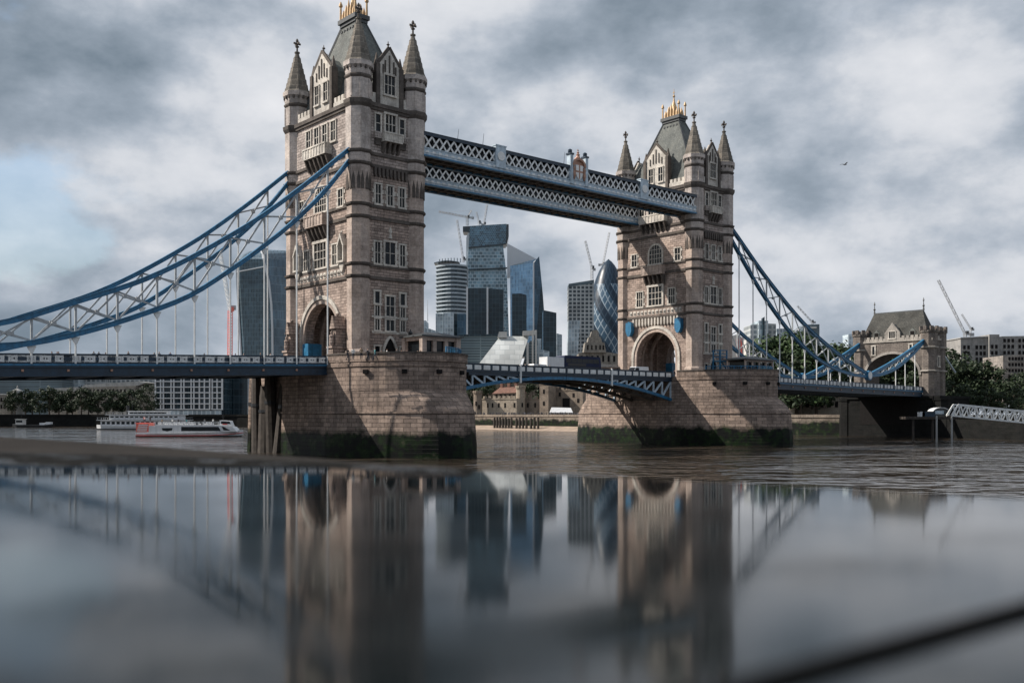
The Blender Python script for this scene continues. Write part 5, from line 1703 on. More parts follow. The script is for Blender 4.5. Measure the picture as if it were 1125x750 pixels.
block(t, o, [(480, 392), (480, 346), (488, 346.3), (488, 392)], d, 10, G['pale'], 'lower_block', -15)
block(t, o, [(488.4, 392), (488.4, 345.5), (499.6, 346), (499.6, 392)], d, 10, G['pale'], 'lower_block', -17)
block(t, o, [(500, 392), (500, 346), (512.5, 346), (512.5, 392)], d, 6, G['blued'], 'lower_block', -12)
t, o = mk('office_block', 'low grey stepped block between the near tower and the round fronted tower', 470, 640)
block(t, o, [(456, 392), (456, 352), (468, 352), (468, 361), (472, 361), (481, 364), (481, 392)], 640, 20, G['pale'])
mb = MB(); (x0, z0), (x1, z1) = outl([(469, 352), (469, 328)], 640, o); mb.tube((x0, 5, z0), (x1, 5, z1), .35, .1, 6); mb.build('mast', G['palefin'], t)
# louvred block and glazed slope
t, o = mk('louvred_block', 'low dark office block of horizontal louvres, left of the white sloping roof', 528, 520)
block(t, o, [(505, 400), (505, 369.5), (548, 369), (548, 400)], 520, 20, G['louvre'])
block(t, o, [(503.5, 369.5), (503.5, 367.6), (549.5, 367), (549.5, 369)], 520, 22, G['dark'], 'roof', -1)
t, o = mk('sloped_glass_building', 'white building with a steep sloping glass front and a pale portal frame, above the bascule', 560, 500)
d = 500
mb = MB()
A = outl([(526, 401), (549.5, 368), (581, 368.5), (571, 401)], d, o)
mb.loft([[(A[0][0], -6, A[0][1]), (A[3][0], -6, A[3][1]), (A[2][0], 6, A[2][1]), (A[1][0], 6, A[1][1])], [(A[0][0], 20, A[0][1]), (A[3][0], 20, A[3][1]), (A[2][0], 20, A[2][1]), (A[1][0], 20, A[1][1])]])
m_slope = curtain('sloping_glass', (.50, .52, .51), (.33, .36, .37), 5, 2.6, .12, .35, .5, .15)
mb.build('sloping_front', m_slope, t)
block(t, o, [(574, 401), (582, 374), (590, 374), (590, 401)], d, 16, G['louvre'], 'wall', 2)
block(t, o, [(546.5, 370), (548, 363.6), (557, 363.6), (557, 370)], d, 6, 'bone', 'roof_box', 4)
block(t, o, [(574.5, 368), (574.5, 362.8), (590, 362.3), (590, 367)], d, 6, 'bone', 'roof_box', 3)
mb = MB()
for u in (585.2, 588.8):
    (x0, z0), (x1, z1) = outl([(u, 401), (u, 363)], d, o); mb.span(x0 - .4, x0 + .4, -3, -2, z0, z1)
(x0, z0), (x1, z1) = outl([(579.5, 401), (579.5, 377)], d, o); mb.span(x0 - .5, x0 + .5, -6, -5, z0, z1)
mb.build('portal_frame', 'bone', t)
block(t, o, [(590, 401), (590, 371), (595, 371), (595, 383), (604, 385), (604, 401)], d, 12, G['pale'], 'annex', 6)
# bullet shaped tower
t, o = mk('bullet_skyscraper', 'bullet shaped glass tower with a spiralling diamond lattice, beside the farther tower', 668.5, 1150)
m, nt, b = mat('diamond_glazing')
uv = nt.nodes.new('ShaderNodeSeparateXYZ'); nt.links.new(coords(nt, 'UV'), uv.inputs[0])
U, V = uv.outputs[0], uv.outputs[1]           # U = turns, V = metres up
def fr(x): return tmath(nt, 'FRACT', x)
sp = tmath(nt, 'ADD', tmath(nt, 'MULTIPLY', U, 6.0), tmath(nt, 'MULTIPLY', V, 1 / 39.0))
band = tramp(nt, fr(sp), [(0.0, (1, 1, 1)), (0.42, (1, 1, 1)), (0.43, (0, 0, 0)), (0.99, (0, 0, 0))], 'CONSTANT')
lines = None
for sg in (1, -1):
    q = fr(tmath(nt, 'ADD', tmath(nt, 'MULTIPLY', U, 20.0), tmath(nt, 'MULTIPLY', V, sg / 14.0)))
    l = tmath(nt, 'LESS_THAN', q, 0.16)
    lines = l if lines is None else tmath(nt, 'MAXIMUM', lines, l)
capk = tmath(nt, 'GREATER_THAN', V, 152.0)
darkk = tmath(nt, 'MAXIMUM', band, capk)
glass_c = mixc(nt, darkk, (.05, .095, .145), (.012, .026, .045))
line_c = mixc(nt, darkk, (.27, .33, .38), (.035, .06, .09))
kk = mixc(nt, lines, glass_c, line_c)
nt.links.new(kk, b.inputs['Base Color'])
b.inputs['Roughness'].default_value = 0.36
b.inputs['Specular IOR Level'].default_value = 0.3
prof = [(391, 19.8), (375, 21.6), (364, 22.3), (350, 21.6), (342, 20.8), (328, 18.4), (314.6, 15.2), (306, 12.6), (297.6, 9.4), (291.5, 6.2), (287.5, 3.2), (285.2, .6)]
mb = MB(); n = 48
rr = []
for v, hw in prof:
    (x0, z), = outl([(669, v)], 1150, o)
    rr.append((hw * 1.1 * 1150 / FPX, z))
fs_v, fs, uvs = [], [], []
fine = []
for (r0, z0), (r1, z1) in zip(rr, rr[1:]):
    for k in range(4): fine.append((r0 + (r1 - r0) * k / 4, z0 + (z1 - z0) * k / 4))
fine.append(rr[-1])
for r, z in fine: fs_v += [(r * math.cos(2 * math.pi * k / n), r * math.sin(2 * math.pi * k / n), z) for k in range(n)]
for i in range(len(fine) - 1):
    for k in range(n):
        a, c = i * n + k, i * n + (k + 1) % n
        fs.append((a, c, c + n, a + n)); uvs.append([(k / n, fine[i][1]), ((k + 1) / n, fine[i][1]), ((k + 1) / n, fine[i + 1][1]), (k / n, fine[i + 1][1])])
mb.add(fs_v, fs, uvs); mb.build('shell', m, t, smooth=True)
mb = MB(); mb.lathe([(1.2, fine[-1][1] - 2), (.9, fine[-1][1] + .3), (.1, fine[-1][1] + .6)], 12); mb.build('lens_cap', G['dark'], t)
# bare-frame tower left of it
t, o = mk('frame_tower', 'pale grid fronted tower left of the bullet shaped glass tower', 638, 1000)
block(t, o, [(624.8, 392), (624.8, 315), (652.5, 311), (652.5, 392)], 1000, 24, G['frame'])
block(t, o, [(624.8, 315), (624.8, 311.8), (652.6, 307.4), (652.6, 311)], 1000, 24, G['louvre'], 'crown_louvres', -.5)
t, o = mk('glass_block', 'narrow pale glass block at the foot of the grid fronted tower', 631, 860)
block(t, o, [(623.5, 392), (624.5, 352), (637.5, 351.5), (634.5, 392)], 860, 16, G['pale'])
# domed stone office
t, o = mk('stone_office', 'stepped grey stone building with a blunt tower, in front of the bullet shaped tower', 656, 560, 'building')
d = 560
m_ps = stone('office_stone', (.30, .275, .24), (.25, .23, .20), (.14, .13, .115), 2, .8, .05, .6)
block(t, o, [(636, 402), (636, 388), (641, 386.5), (668, 386.5), (684, 389), (684, 402)], d, 20, m_ps, 'wall', 2)
block(t, o, [(641.5, 387), (643, 376), (664, 376), (666, 387)], d, 14, m_ps, 'upper_wall')
block(t, o, [(645.5, 376.5), (647, 370), (660, 370), (662, 376.5)], d, 10, m_ps, 'attic', 1)
block(t, o, [(648.5, 370.5), (650.5, 363.5), (652, 362), (656, 362), (657.5, 363.5), (659, 370.5)], d, 7, m_ps, 'roof', 2)
for u in (645, 649.5, 654, 658.5, 662):
    (x0, z0), (x1, z1) = outl([(u, 384), (u + 1.5, 379)], d, o)
    mb = MB(); mb.span(x0, x1, -.25, .1, z0, z1); mb.build('window', 'dark', t)
for u in (638, 644, 650, 656, 662, 668, 674, 680):
    (x0, z0), (x1, z1) = outl([(u, 397), (u + 2.2, 390.5)], d, o)
    mb = MB(); mb.span(x0, x1, 1.75, 2.1, z0, z1); mb.build('window', 'dark', t)

# behind the right-hand chain
t, o = mk('grey_tower_block', 'pale grey block with a dark central shaft behind the right chain', 838, 620)
block(t, o, [(824.5, 392), (824.5, 357), (832.5, 355.5), (832.5, 392)], 620, 18, G['grey'])
block(t, o, [(832.7, 392), (832.7, 352.5), (843, 352.5), (843, 392)], 620, 20, G['pale'], 'wall', -2)
block(t, o, [(843.2, 392), (843.2, 355), (853, 355.5), (853, 392)], 620, 16, G['grey'], 'wall', 1)
block(t, o, [(836, 375), (836, 350), (838.3, 348.5), (838.3, 375)], 620, 3, G['dark'], 'shaft', -4)
t, o = mk('grey_tower_block', 'lower grey office block right of the one with the dark shaft', 860, 640)
block(t, o, [(853.3, 392), (853.3, 361), (869, 360.5), (869, 392)], 640, 18, G['pale'])
t, o = mk('white_terrace', 'low white flat roofed terrace under the grey block, behind the right chain', 836, 470, 'building')
block(t, o, [(820, 404), (820, 373), (832, 373), (832, 377), (851, 376), (851, 404)], 470, 14, 'bone')
block(t, o, [(834, 404), (834, 379.5), (850, 379), (850, 404)], 470, .4, G['grey'], 'window_wall', -.4)
t, o = mk('banded_building', 'building striped in brick red and white at the right edge of the farther tower', 811, 420, 'building')
block(t, o, [(803, 404), (803, 369), (809, 367.5), (817, 371), (817, 404)], 420, 12, 'bone')
mb = MB()
for u in (809.8, 813.6):
    (x0, z0), (x1, z1) = outl([(u, 392), (u + 1.8, 372)], 420, o); mb.span(x0, x1, -.3, .05, z0, z1)
mb.build('brick_strip', 'coral', t)
t, o = mk('tower_block', 'slim blue grey tower block behind the right chain, left of the shore tower', 891, 760)
block(t, o, [(882, 400), (882, 361), (885, 356.5), (900.3, 356), (900.3, 400)], 760, 18, G['louvre'])
block(t, o, [(884, 361), (884, 359.2), (897, 358.8), (897, 360.6)], 760, .5, 'bone', 'window_band', -.5)
t, o = mk('tower_block', 'slim pale tower block peeping out left of the shore tower', 936, 800)
block(t, o, [(932, 410), (932, 367), (939.5, 366.5), (939.5, 410)], 800, 14, G['pale'])
t, o = mk('office_block', 'long low grey roofs behind the trees left of the shore tower', 915, 600, 'building')
block(t, o, [(899, 405), (899, 381), (920, 380), (933, 386), (933, 405)], 600, 14, G['grey'])

# hotel block on the right bank
m_hot = stone('hotel_stone', (.30, .295, .285), (.265, .26, .25), (.17, .17, .165), 3, 3.2, .05, .5, (.07, .07, .07), .2)
def window_grid(t, org, d, us, vs, w, h, y):
    src = None
    for u in us:
        for v in vs:
            (x, z), = outl([(u, v)], d, org)
            if src is None:
                mb = MB(); mb.span(-w / 2, w / 2, -.15, .15, -h / 2, h / 2); src = mb.build('window', 'dark', t, loc=(x, y, z))
                fb = MB()
                fb.span(-w / 2 - .2, w / 2 + .2, -.3, .1, -h / 2 - .25, -h / 2)
                fb.build('sill', m_hot, src)
            else: dup(src, t, (x, y, z))
t, o = mk('hotel_block', 'long grey stone block with paired windows on the right, behind the dark trees', 1090, 400, 'building')
d = 400
block(t, o, [(1055.5, 444), (1055.5, 372), (1085, 370.5), (1085, 444)], d, 24, m_hot)
block(t, o, [(1085, 444), (1085, 367.6), (1096, 367.6), (1096, 444)], d, 20, m_hot, 'stair_tower', -1.5)
block(t, o, [(1096, 444), (1096, 370.5), (1099.5, 369.5), (1210, 367.5), (1210, 444)], d, 24, m_hot, 'wall', -.8)
block(t, o, [(1054.5, 371.8), (1054.5, 370.6), (1085, 369.2), (1085, 370.4)], d, 25, 'concrete', 'roof_edge', -.6)
window_grid(t, o, d, (1059.5, 1064, 1073, 1077.5, 1081.5), (381.5, 388.2, 394.8, 401.5), 1.0, 1.6, 0)
window_grid(t, o, d, (1088, 1092.5), (381, 387.8, 394.6, 401.5), 1.0, 1.6, -1.5)
window_grid(t, o, d, (1102.5, 1107, 1111.5, 1119, 1123.5), (374.2, 380.8, 387.5, 394.5, 401.5), 1.0, 1.5, -.8)
t, o = mk('hotel_wing', 'lower brown stone wing with close set windows at far right', 1112, 372, 'building')
m_wing = stone('wing_stone', (.29, .265, .24), (.25, .225, .205), (.10, .09, .085), 3, 3, .05, .4)
block(t, o, [(1102, 444), (1102, 390.5), (1170, 387.5), (1170, 444)], 372, 16, m_wing)
window_grid(t, o, 372, (1109, 1112.5, 1116, 1119.5, 1123), (394, 400.5, 407, 413.5), .8, 1.3, 0)
t, o = mk('flat_roofed_block', 'pale low block between the shore tower and the grey hotel block', 1045, 430, 'building')
block(t, o, [(1033, 444), (1033, 375), (1040, 373.4), (1056, 373), (1056, 444)], 430, 14, G['grey'])

# far left bank, under the left span
t, o = mk('white_flats', 'white riverside block of flats with stacked balconies, behind the tour boat', 207, 540, 'building')
d = 540
block(t, o, [(171, 457), (171, 412), (231, 412), (231, 457)], d, 18, G['dark'], 'wall')
block(t, o, [(233, 457), (233, 411), (244, 411), (244, 457)], d, 18, G['dark'], 'wall', 1)
v = 450
sl = None
while v > 411:
    mb = MB(); P_ = outl([(170.3, v), (231.6, v)], d, o); mb.span(P_[0][0], P_[1][0], -1.3, .2, P_[0][1], P_[0][1] + .55); mb.build('balcony_slab', 'boatwhite', t)
    mb = MB(); P_ = outl([(232.4, v), (244.4, v)], d, o); mb.span(P_[0][0], P_[1][0], -.6, 1.2, P_[0][1], P_[0][1] + .5); mb.build('balcony_slab', 'boatwhite', t)
    v -= 6.1
for u in (171.2, 177, 180, 188.5, 191.5, 199.5, 202.5, 210.5, 213.5, 219.5, 225, 230.8, 233.2, 238.5, 243.8):
    mb = MB(); P_ = outl([(u, 450), (u, 411)], d, o); mb.span(P_[0][0] - .3, P_[0][0] + .3, -1.0 if u < 232 else -.3, .1 if u < 232 else 1.1, P_[0][1], P_[1][1]); mb.build('column', 'boatwhite', t)
block(t, o, [(172, 458), (172, 451), (243, 451), (243, 458)], d, 3, G['pale'], 'ground_floor', -.8)
t, o = mk('office_block', 'dark teal office block right of the white flats, under the left span', 257, 560, 'building')
block(t, o, [(244.5, 457), (244.5, 408), (272, 408), (272, 457)], 560, 18, G['dark'])
t, o = mk('long_stone_building', 'long pale stone building with rows of arched windows above the clipped trees', 120, 600, 'building')
d = 600
block(t, o, [(85, 457), (85, 428), (90, 425.5), (149, 423.5), (149, 457)], d, 20, m_ps)
block(t, o, [(88, 425.8), (92, 422.5), (150, 418.5), (160, 420), (150, 423.4)], d, 20, 'concrete', 'roof', 1)
block(t, o, [(149, 457), (149, 425.5), (171, 423), (171, 457)], d, 16, m_ps, 'wing', 3)
def grid_simple(t, o, d, us, vs, w, h, y, m):
    src = None
    for u in us:
        for v in vs:
            (x, z), = outl([(u, v)], d, o)
            if src is None:
                mb = MB(); mb.span(-w / 2, w / 2, -.15, .15, -h / 2, h / 2); src = mb.build('window', m, t, loc=(x, y, z))
            else: dup(src, t, (x, y, z))
grid_simple(t, o, d, [91 + 4.2 * k for k in range(14)], (429.3, 435.5), 1.0, 2.0, 0, 'dark')
t, o = mk('long_stone_building', 'lower pale building with grey roof left of the arched window building', 72, 610, 'building')
block(t, o, [(53, 457), (53, 431), (88, 429.5), (88, 457)], 610, 16, m_ps)
block(t, o, [(52, 431.2), (57, 426.5), (84, 425), (89, 429.6)], 610, 16, 'concrete', 'roof', 1)
t, o = mk('office_block', 'big dark office block close under the left span at far left', 44, 640, 'building')
block(t, o, [(-40, 457), (-40, 398), (68, 398), (68, 457)], 640, 16, G['louvre'])
t, o = mk('office_block', 'pale blue office block just under the left span beside the dark one', 78, 660, 'building')
block(t, o, [(66, 457), (66, 398), (86, 398), (86, 457)], 660, 12, G['pale'])
t, o = mk('office_block', 'cream office block just under the left span above the arched windows', 100, 670, 'building')
block(t, o, [(85, 440), (85, 400), (114, 400), (114, 440)], 670, 12, G['grey'])
t, o = mk('office_block', 'wide grey office block filling the gap under the left span left of the white flats', 143, 690, 'building')
block(t, o, [(112, 450), (112, 405), (174, 404), (174, 450)], 690, 12, G['grey'])
t, o = mk('domed_building', 'sandy stone building with a small lead dome at the far left edge', 6, 520, 'building')
block(t, o, [(-14, 457), (-14, 433.5), (12, 433.5), (12, 457)], 520, 16, m_ps)
block(t, o, [(-15, 433.6), (-15, 432.2), (13, 432.2), (13, 433.6)], 520, 17, 'bone', 'cornice', -.6)
(x0, z0), = outl([(14, 433)], 520, o)
mb = MB(); mb.lathe([(3.6, z0 - 11), (3.6, z0), (3.4, z0 + .6), (2.6, z0 + 2.0), (1.0, z0 + 2.9), (.4, z0 + 3.2), (.4, z0 + 4.2), (.05, z0 + 4.8)], 14, (x0, 5)); mb.build('dome', 'concrete', t)
grid_simple(t, o, 520, (1.5, 5, 8.5), (439, 446.5), .9, 2.2, 0, 'dark')

# ------------------------------------------------------------------ cranes
m_crane = simple('crane_grey', (.33, .34, .35), .5, 0, .15)
def lattice(mb, p, q, w, n, r=.16):
    p, q = Vector(p), Vector(q)
    d_ = (q - p).normalized()
    a = d_.orthogonal().normalized() * w / 2
    b_ = d_.cross(a)
    cs = [a + b_, a - b_, -a - b_, -a + b_]
    for c in cs: mb.tube(p + c, q + c, r, n=4)
    for i in range(n):
        e, f = p.lerp(q, i / n), p.lerp(q, (i + 1) / n)
        for j in range(4): mb.tube(e + cs[j], f + cs[(j + 1) % 4], r * .7, n=3)
def crane(label, d, base, head, tip, tail, w=1.9, red=False, apex=None):
    p0 = at(*((base[0], d))); p0 = Vector((p0.x, p0.y, EYE + (HV - base[1]) * d / FPX))
    t = thing('tower_crane', label, 'crane', p0)
    L = lambda uv: Vector((((uv[0] - CU) / FPX) * d - p0.x, 0, EYE + (HV - uv[1]) * d / FPX - p0.z))
    mb = MB(); lattice(mb, (0, 0, 0), L(head), w, max(3, int(abs(base[1] - head[1]) / 3)), w * .1); mb.build('mast', 'coral' if red else m_crane, t)
    mb = MB(); lattice(mb, L(head), L(tip), w * .75, max(6, int((L(tip) - L(head)).length / 3.5)), w * .085); mb.build('jib', 'white' if red else m_crane, t)
    if tail:
        mb = MB(); lattice(mb, L(head), L(tail), w * .7, 4, w * .09); mb.box(tuple(L(tail)), (w * 1.3, w, w * 1.3)); mb.build('counter_jib', m_crane, t)
    h = L(head); cb = MB(); cb.box((h.x + w * .7, -w * .6, h.z + w * .3), (w, w, w * 1.2)); cb.build('cab', 'coral' if red else 'lead', t)
    if apex:
        mb = MB(); a = L(apex); lattice(mb, h, a, w * .5, 3, w * .07); mb.tube(a, L(tip).lerp(h, .2), w * .05, n=4)
        if tail: mb.tube(a, L(tail), w * .05, n=4)
        mb.build('stay', m_crane, t)
crane('red and white luffing crane rising behind the left chain, left of the flared tower', 760, (252.6, 391), (253, 341), (241.5, 275), (256.5, 338), 2.6, True)
crane('horizontal jib crane on the wedge tower roof, its arm reaching left', 1085, (513.5, 248), (513.5, 238.5), (482, 232.5), (519.5, 239.5), 2.0, apex=(518, 231))
crane('thin luffing crane standing over the round fronted tower', 955, (509, 288), (508.8, 284), (502.2, 241.5), (511, 285), 1.7)
crane('short luffing crane leaning left on the wedge tower roof', 1090, (526.5, 249), (526.2, 244), (523.4, 233), (528, 245), 1.7)
crane('luffing crane leaning right on the wedge tower roof', 1092, (532, 249), (531.8, 246), (535.2, 224.5), (530, 247), 1.9)
crane('luffing crane leaning left above the grid fronted tower', 1010, (650.3, 310), (650.2, 294), (643, 264.5), (653, 296), 2.0)
crane('luffing crane leaning right behind the bullet shaped tower', 1170, (661, 330), (662.5, 290), (669.5, 255), (658.5, 291), 2.0)
crane('tall faint luffing crane over the grey hotel block at far right', 520, (1060.5, 372), (1060, 366), (1030.8, 307.5), (1068, 367.5), 1.3)
crane('small luffing crane right of the tall faint one at far right', 560, (1065, 372), (1066.5, 361), (1056.5, 345), (1069, 362), .9)
crane('small dark crane jib leaning left behind the right chain', 780, (893, 357), (891.5, 353), (876, 336), (895, 354), 1.2)

# ------------------------------------------------------------------ the fortress on the north bank
m_fort = stone('fortress_stone', (.40, .345, .275), (.33, .28, .225), (.2, .17, .14), 1.2, .5, .03, .5, (.12, .10, .08), .6)
m_fort2 = stone('fortress_dark_stone', (.27, .22, .175), (.22, .18, .145), (.14, .115, .095), 1.2, .5, .03, .6, (.09, .075, .06), .6)
def fort_wall(name, label, u0, u1, vt, d, th, m, slits, cat='wall', mer=True, base=457.5):
    t, o = mk(name, label, (u0 + u1) / 2, d, cat)
    block(t, o, [(u0, base), (u0, vt), (u1, vt), (u1, base)], d, th, m)
    if mer:
        mb = MB(); (x0, z0), (x1, _) = outl([(u0, vt), (u1, vt)], d, o)
        k = max(2, int((x1 - x0) / 2.2))
        for i in range(k):
            x = x0 + (x1 - x0) * (i + .5) / k
            mb.span(x - .6, x + .6, -.15, .6, z0, z0 + 1.0)
        mb.span(x0 - .1, x1 + .1, -.2, .05, z0 - .5, z0 - .1)
        mb.build('battlement', m, t)
    for u, v, w, h in slits:
        (x, z), = outl([(u, v)], d, o)
        mb = MB(); mb.span(x - w / 2, x + w / 2, -.12, .1, z - h / 2, z + h / 2); mb.build('window', 'dark', t)
    return t, o
d0 = 432
t, o = mk('long_brown_building', 'long low brown building filling the gap behind the fortress, under the bascules', 580, 540, 'building')
block(t, o, [(508, 457), (508, 408), (545, 406), (590, 408), (645, 404), (645, 457)], 540, 14, m_fort2)
grid_simple(t, o, 540, [514 + 6 * k for k in range(21)], (419, 427), 1.0, 1.8, 0, 'dark')
fort_wall('curtain_wall', 'long pale battlemented curtain wall with a row of slit windows behind the timber posts', 529, 568, 437.5, d0, 6, m_fort, [(u, 445, .7, 2.0) for u in (535.5, 541, 548, 555, 565.5)])
fort_wall('curtain_wall', 'darker stretch of curtain wall between the round tower and the square tower', 577, 593, 438, d0 + 1, 6, m_fort2, [(u, 445, .7, 2.0) for u in (580, 588)])
def round_tower(label, uc, hw, vt, d, m):
    t, o = mk('round_tower', label, uc, d, 'tower')
    r = hw * d / FPX
    (x, z), = outl([(uc, vt)], d, o)
    mb = MB(); mb.lathe([(r * 1.05, -.2), (r, 3), (r * .97, z - .6), (r * 1.06, z - .5), (r * 1.06, z)], 20, (0, 3)); mb.build('wall', m, t)
    cb = MB()
    for k in range(12):
        a = 2 * math.pi * k / 12; cb.box((r * math.cos(a), 3 + r * math.sin(a), z + .5), (.7, 1.0, 1.0), a)
    cb.build('battlement', m, t)
    for a, zz in ((-1.9, z * .55), (-1.2, z * .4)):
        wb = MB(); wb.box((r * math.cos(a), 3 + r * math.sin(a), zz), (.3, .7, 1.9), a); wb.build('window', 'dark', t)
round_tower('round pale battlemented tower in the middle of the fortress wall', 572, 5.0, 426, d0 - 2, m_fort)
round_tower('squat grey round tower at the left end of the fortress wall beside the near pier', 524.5, 4.6, 431.5, d0 - 2, m_fort2)
fort_wall('square_tower', 'tall square fortress tower right of the darker wall', 592.7, 602.5, 421.5, d0 - 3, 9, m_fort2, [(597.5, 430, .8, 1.8), (597.5, 443, .8, 1.8)], 'tower')
fort_wall('gatehouse', 'broad brown fortress building with a dark arched gate, next to the farther pier', 602.8, 640, 428, d0 + 2, 14, m_fort2, [(608, 435, .9, 1.8), (615, 433, .9, 1.8), (622, 442.5, 3.2, 4.2), (630, 434, .9, 1.8), (635, 440, .9, 1.8)], 'building')
t, o = mk('brick_house', 'red brick house with chimneys rising behind the pale curtain wall', 556, d0 + 25, 'house')
block(t, o, [(541, 457), (541, 432), (568, 431), (568, 457)], d0 + 25, 10, m_fort2)
m_rt = stone('tile_roof', (.24, .13, .095), (.18, .10, .08), (.1, .06, .05), .5, .35, .02, .5)
mb = MB(); A = outl([(540.5, 432.3), (568.5, 431.3), (565, 424.5), (544, 425)], d0 + 25, o); mb.loft([[(A[0][0], -.6, A[0][1]), (A[1][0], -.6, A[1][1]), (A[1][0], 10.6, A[1][1]), (A[0][0], 10.6, A[0][1])], [(A[3][0], 4.6, A[3][1]), (A[2][0], 4.6, A[2][1]), (A[2][0], 5.4, A[2][1]), (A[3][0], 5.4, A[3][1])]]); ro = mb.build('roof', m_rt, t)
for u in (546, 554, 562):
    (x, z), = outl([(u, 426)], d0 + 25, o); mb = MB(); mb.span(x - .6, x + .6, 4.2, 5.6, z - 1.5, z + 2.2); mb.build('chimney', m_rt, ro)
grid_simple(t, o, d0 + 25, (545, 550, 555, 560, 564.5), (434.6,), .9, 1.3, 0, 'dark')
t, o = mk('brick_house', 'brown gabled house between the square tower and the gate building', 609, d0 + 30, 'house')
block(t, o, [(600, 457), (600, 426), (606, 420), (612, 426), (618, 421), (624, 426), (624, 457)], d0 + 30, 8, m_fort2)
grid_simple(t, o, d0 + 30, (604, 608, 615, 620), (427,), .8, 1.2, 0, 'dark')
t, o = mk('marquee', 'long white canopy on the wharf below the fortress', 616, d0 - 14, 'canopy')
mb = MB(); A = outl([(604, 453), (629, 453), (627, 447.8), (606, 447.3)], d0 - 14, o)
mb.loft([[(A[0][0], -3, A[0][1]), (A[1][0], -3, A[1][1]), (A[1][0], 3, A[1][1]), (A[0][0], 3, A[0][1])], [(A[3][0], -.5, A[3][1]), (A[2][0], -.5, A[2][1]), (A[2][0], .5, A[2][1]), (A[3][0], .5, A[3][1])]]); mb.build('roof', 'boatwhite', t)
mb = MB()
for k in range(6):
    x = A[0][0] + (A[1][0] - A[0][0]) * k / 5
    for y in (-2.8, 2.8): mb.span(x - .1, x + .1, y - .1, y + .1, 0, A[0][1])
mb.build('leg', 'boatwhite', t)
for ob in col.objects:
    if ob.name.split('.')[0] in ('curtain_wall', 'square_tower', 'gatehouse', 'brick_house') and ob.parent is None:
        ob.rotation_euler.z = -R(27); ob.scale = (1.1, 1, 1)
# sandy building by the shore abutment and the wall beyond the farther pier
t, o = mk('riverside_building', 'sandy brown building under the right side span behind the farther pier', 915, 330, 'building')
block(t, o, [(874, 460), (874, 436), (892, 430), (938, 430), (938, 460)], 330, 10, m_fort)
grid_simple(t, o, 330, (880, 887, 903, 911, 919, 927), (444,), 1.0, 2.0, 0, 'dark')
# far crowd on the wharf
cm_ = MB()
r_ = random.Random(5)
for k in range(110):
    u = r_.uniform(521, 640)
    dd = 404 + (540 - u) * -.05 + r_.uniform(2, 9)
    dd = 399 + (580 - u) * .42 + r_.uniform(1.5, 8)
    p = at(u, dd)
    hgt = r_.uniform(1.55, 1.85)
    cm_.m = Tr(p.x, p.y, LANDZ)
    cm_.lathe([(.12, 0), (.17, .5), (.2, .9), (.24, 1.35), (.09, 1.47), (.13, 1.6), (.1, hgt - .06), (.02, hgt)], 6)
cm_.m = Matrix.Identity(4)
cr = cm_.build('crowd', simple('crowd_clothes', (.06, .06, .07), .9, 0, .9, .8))
tag(cr, kind='stuff')
# timber posts on the foreshore
gp = 'timber posts on the foreshore'
src = None
for k, u in enumerate((543.3, 546.2, 549.2, 552.4, 555.6, 558.8, 561.8, 567.5, 571, 574.6, 578.4, 583.4, 587.2, 591.2)):
    dd = 388 + (580 - u) * .42
    p = at(u, dd)
    if src is None:
        mb = MB(); mb.lathe([(.52, -.5), (.5, 3.9), (.46, 4.9), (.2, 5.1)], 8); src = mb.build('mooring_post', 'timber'); src.location = (p.x, p.y, 0); q = src
    else: q = dup(src, None, (p.x, p.y, 0), rng.uniform(0, 3), None, (1, 1, rng.uniform(.93, 1.05)))
    tag(q, 'dark wet timber post in the row before the weedy river wall', 'post', gp)

# ------------------------------------------------------------------ right bank gangway and jetty
t = thing('gangway', 'white steel lattice gangway sloping down to the right edge', 'gangway', at(1045, 226, (HV - 456) * 226 / FPX))
o = Vector(t.location)
d = 226
Lg = lambda u, v, y=0, dd=d: Vector((((u - CU) / FPX) * d - o.x, y, EYE + (HV - v) * d / FPX - o.z))
for y in (0, 2.6):
    mb = MB(); mb.beam(Lg(1045.5, 456.3, y), Lg(1160, 467.5, y), .32, .36); mb.beam(Lg(1053, 444.2, y), Lg(1160, 454.8, y), .28, .32); mb.beam(Lg(1045.5, 456.3, y), Lg(1053, 444.2, y), .3, .3); bo = mb.build('side_truss', 'white', t)
    wb = MB()
    n = 13
    for k in range(n):
        a, c = 1047 + k * 8.6, 1047 + (k + 1) * 8.6
        lo1, lo2 = Lg(a, 456.3 + (a - 1045.5) * .098, y), Lg(c, 456.3 + (c - 1045.5) * .098, y)
        m_ = (a + c) / 2 + 1.5
        hi = Lg(m_, 444.2 + (m_ - 1053) * .099, y)
        wb.beam(lo1, hi, .2, .22); wb.beam(hi, lo2, .2, .22)
    wb.build('diagonals', 'white', bo)
mb = MB(); mb.beam(Lg(1045.5, 456, 1.3), Lg(1160, 467.2, 1.3), 2.5, .12); mb.build('deck', 'concrete', t)
def pile(u, vt, d, label, m='concrete'):
    p = at(u, d); z = EYE + (HV - vt) * d / FPX
    mb = MB(); mb.lathe([(.22, -.5), (.2, z), (.08, z + .1)], 10)
    q = mb.build('mooring_pile', m); q.location = (p.x, p.y, 0)
    tag(q, label, 'pile')
pile(1029, 457, 223, 'pale pile standing in the river under the jetty, left of the gangway end')
pile(1045.6, 457.5, 223, 'pale pile standing in the river directly below the gangway end')
t = thing('jetty', 'small timber jetty platform left of the white gangway', 'jetty', at(1022, 228, (HV - 458) * 228 / FPX))
mb = MB(); mb.span(-5.5, 5.5, -2, 4, -.5, .1); mb.build('deck', 'timber', t)
mb = MB()
for x in (-4.5, 0, 4.5): mb.span(x - .2, x + .2, -1.5, -1.1, -5.5, -.5)
mb.build('leg', 'timber', t)
t = thing('ticket_kiosk', 'curved roof glass kiosk on the jetty at the gangway head', 'kiosk', at(1034, 230, (HV - 457) * 230 / FPX))
